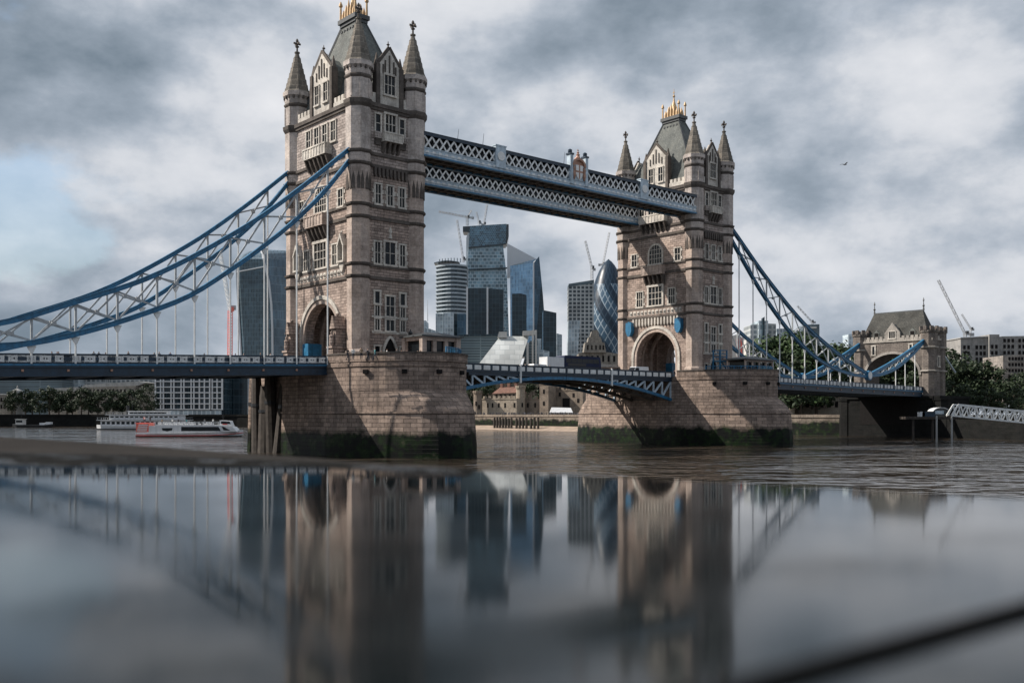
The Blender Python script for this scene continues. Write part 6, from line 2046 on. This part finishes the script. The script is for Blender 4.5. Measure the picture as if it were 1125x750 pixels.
mb = MB(); k = 10
mb.slab([(-1.9, 0)] + [(-1.9 * math.cos(math.pi * i / k), .8 + 1.1 * math.sin(math.pi * i / k)) for i in range(k + 1)] + [(1.9, 0)], 0, 3); mb.build('wall', 'lead', t)
mb = MB()
for i in range(k):
    a, c = math.pi * i / k, math.pi * (i + 1) / k
    mb.beam((-2.0 * math.cos(a), 1.4, .8 + 1.2 * math.sin(a)), (-2.0 * math.cos(c), 1.4, .8 + 1.2 * math.sin(c)), .12, 3.2, (0, 1, 0))
mb.build('roof', 'boatwhite', t)
mb = MB(); mb.span(-1.4, .6, -.05, .03, .5, 1.3); mb.build('window', 'ice', t)
for u, lab, m_, w in ((1012, 'small white dinghy like locker on the jetty deck', 'boatwhite', 1.2), (1019, 'dark blue locker on the jetty deck beside the kiosk', 'navy', 3.0)):
    t = thing('deck_locker', lab, 'locker', at(u, 227, (HV - 457.5) * 227 / FPX))
    mb = MB(); mb.slab([(-w / 2, 0), (w / 2, 0), (w / 2, .9), (w / 2 - .2, 1.15), (-w / 2 + .2, 1.15), (-w / 2, .9)], -.7, .7); mb.build('body', m_, t)
    mb = MB(); mb.span(-w / 2 - .05, w / 2 + .05, -.75, .75, 1.15, 1.23); mb.build('lid', 'lead', t)
t = thing('slanting_boom', 'thin white slanting tie rod running down right from the shore tower', 'tie rod', at(1049, 290, (HV - 408) * 290 / FPX))
mb = MB(); q0, q1 = at(1033, 280, (HV - 384) * 280 / FPX), at(1049.5, 290, (HV - 409) * 290 / FPX)
mb.tube(q0 - Vector(t.location), q1 - Vector(t.location), .28, n=8); mb.build('rod', 'ice', t)

# ------------------------------------------------------------------ gull
p = at(928, 120, (HV - 181) * 120 / FPX)
t = thing('gull', 'lone gull gliding against the clouds at upper right', 'bird', p, R(20))
mb = MB()
mb.loft([[(x, r * math.cos(2 * math.pi * k / 8), zc + r * .9 * math.sin(2 * math.pi * k / 8)) for k in range(8)] for x, r, zc in ((-.30, .012, .02), (-.24, .04, .01), (-.1, .075, 0), (.05, .08, 0), (.15, .06, .015), (.2, .045, .03), (.25, .05, .04), (.29, .03, .035), (.345, .006, .025))])
for sg in (-1, 1):
    mb.loft([[(a, sg * y, z), ((a + c) / 2, sg * y, z + .02), (c, sg * y, z), ((a + c) / 2, sg * y, z - .012)] for y, a, c, z in ((.03, -.1, .13, .02), (.3, -.06, .15, .16), (.5, -.1, .08, .17), (.72, -.2, -.14, .12))])
mb.loft([[(x, sg * w, .015 + e) for sg, e in ((-1, 0), (1, 0), (1, .012), (-1, .012))] for x, w in ((-.26, .03), (-.42, .08))])
g = mb.build('body', simple('gull_grey', (.20, .21, .22), .7, 0, .2, 4), t, smooth=True)

# ------------------------------------------------------------------ wet ledge in front of the camera
h0 = 0.12
def lp(u, v, h=h0):
    Y = FPX * h / (v - HV)
    return ((u - CU) / FPX * Y, Y)
far = [(-900, 463.6), (-420, 468.5), (0, 479), (130, 486.5), (240, 494.5), (330, 500.5), (430, 508.5), (520, 515.5), (640, 521), (760, 527), (900, 534), (1125, 546), (1500, 566), (2300, 610)]
pts = [lp(*q) for q in far]
m, nt, b = mat('wet_granite_coping')
pos = world_pos(nt)
n1, n2 = tnoise(nt, pos, 3.0, 6, .65), tnoise(nt, pos, 60, 4, .7)
nt.links.new(mixc(nt, tramp(nt, n2, [(.35, (0, 0, 0)), (.65, (1, 1, 1))]), tramp(nt, n1, [(.3, (.026, .024, .022)), (.7, (.050, .046, .042))]), (.020, .018, .017)), b.inputs['Base Color'])
b.inputs['Roughness'].default_value = .95
b.inputs['Specular IOR Level'].default_value = .03
bump(nt, b, n2, .5, .004)
t = thing('river_parapet', 'wet stone parapet in the foreground with a still film of rainwater on top', 'parapet wall', (0, 1.2, EYE - h0))
lm = MB(Tr(0, -1.2, 0))
back = [(14, -.9), (-14, -.9)]
poly = pts + back
poly = [(x, y) for x, y in poly]
lm.prism(poly[::-1], -1.1, -.004)
lm.build('coping', m, t)
lm2 = MB(Tr(0, -1.2, 0))
sk = [(x * .985, y * .985 - .02) for x, y in pts] + back
lm2.prism(sk[::-1], -(EYE - h0), -1.1)
lm2.build('wall_face', m_quay, t)
m, nt, b = mat('rainwater_film')
pos = world_pos(nt)
n1 = tnoise(nt, pos, 2.2, 4, .6)
n2 = tnoise(nt, pos, 7.0, 5, .6)
nt.links.new(tramp(nt, n1, [(.3, (.003, .005, .006)), (.7, (.008, .011, .012))]), b.inputs['Base Color'])
# the film thins out towards the near side, so the stone's grain roughens the surface there
sp = nt.nodes.new('ShaderNodeSeparateXYZ'); nt.links.new(pos, sp.inputs[0])
mr = nt.nodes.new('ShaderNodeMapRange')
for k_, v_ in (('From Min', 2.0), ('From Max', 0.45), ('To Min', 0.018), ('To Max', 0.10)): mr.inputs[k_].default_value = v_
nt.links.new(sp.outputs[1], mr.inputs[0])
nt.links.new(tmath(nt, 'MULTIPLY', mr.outputs[0], tramp(nt, n2, [(.32, (.55,) * 3), (.68, (1.35,) * 3)])), b.inputs['Roughness'])
mot = tmath(nt, 'ADD', tmath(nt, 'MULTIPLY', n1, .5), tmath(nt, 'MULTIPLY', n2, .5))
nt.links.new(tramp(nt, mot, [(.40, (1.10,) * 3), (.60, (1.30,) * 3)]), b.inputs['IOR'])
bump(nt, b, n2, .10, .002)
wet = [(-900, 472), (-420, 481), (-60, 499), (60, 504), (120, 503.2), (200, 507.5), (260, 506), (330, 509.5), (420, 511.5), (470, 515), (540, 518), (640, 522.6), (760, 528.4), (900, 535.4), (1125, 547.4), (1500, 568), (2300, 613)]
wp = [lp(*q) for q in wet] + [(13.5, -.85), (-13.5, -.85)]
wm = MB(Tr(0, -1.2, 0)); wm.add([(x, y, 0) for x, y in wp[::-1]], [tuple(range(len(wp)))])
wm.build('water_film', m, t)
# damp gritty margin where the film of water thins out against the stone
mm, nt, b = mat('wet_grit')
pos = world_pos(nt)
g1, g2 = tnoise(nt, pos, 5.0, 6, .7, (1, 1.0, 1)), tnoise(nt, pos, 38, 5, .7)
nt.links.new(tramp(nt, g2, [(.35, (.006, .007, .007)), (.65, (.022, .021, .020))]), b.inputs['Base Color'])
nt.links.new(tramp(nt, g1, [(.40, (.12,) * 3), (.46, (.9,) * 3)]), b.inputs['Roughness'])
nt.links.new(tramp(nt, g1, [(.40, (.5,) * 3), (.46, (.02,) * 3)]), b.inputs['Specular IOR Level'])
bump(nt, b, g2, 1.0, .012)
m_in = [(-900, 470), (-420, 478), (-60, 494), (60, 498), (140, 499), (240, 502.5), (330, 506), (430, 512), (520, 516.8)]
m_out = [(-900, 474), (-420, 485), (-60, 507), (60, 513), (140, 511), (240, 514), (330, 513), (430, 516.5), (520, 519.5)]
gm = MB(Tr(0, -1.2, 0))
a_, c_ = [lp(*q) for q in m_in], [lp(*q) for q in m_out]
gm.loft([[(x, y, -.001) for x, y in a_], [(x * .5 + X * .5, y * .5 + Y * .5, .007) for (x, y), (X, Y) in zip(a_, c_)], [(x, y, .0005) for x, y in c_]], False, False, closed=False)
gm.build('gritty_margin', mm, t)
sm = MB(Tr(0, -1.2, 0))
a, c = lp(740, 782), lp(1280, 628)
sm.beam((a[0], a[1], .0015), (c[0], c[1], .0015), .012, .007)
sm.build('mortar_joint', simple('joint_tar', (.006, .006, .006), .95, 0, .3, 30, spec=.05), t)
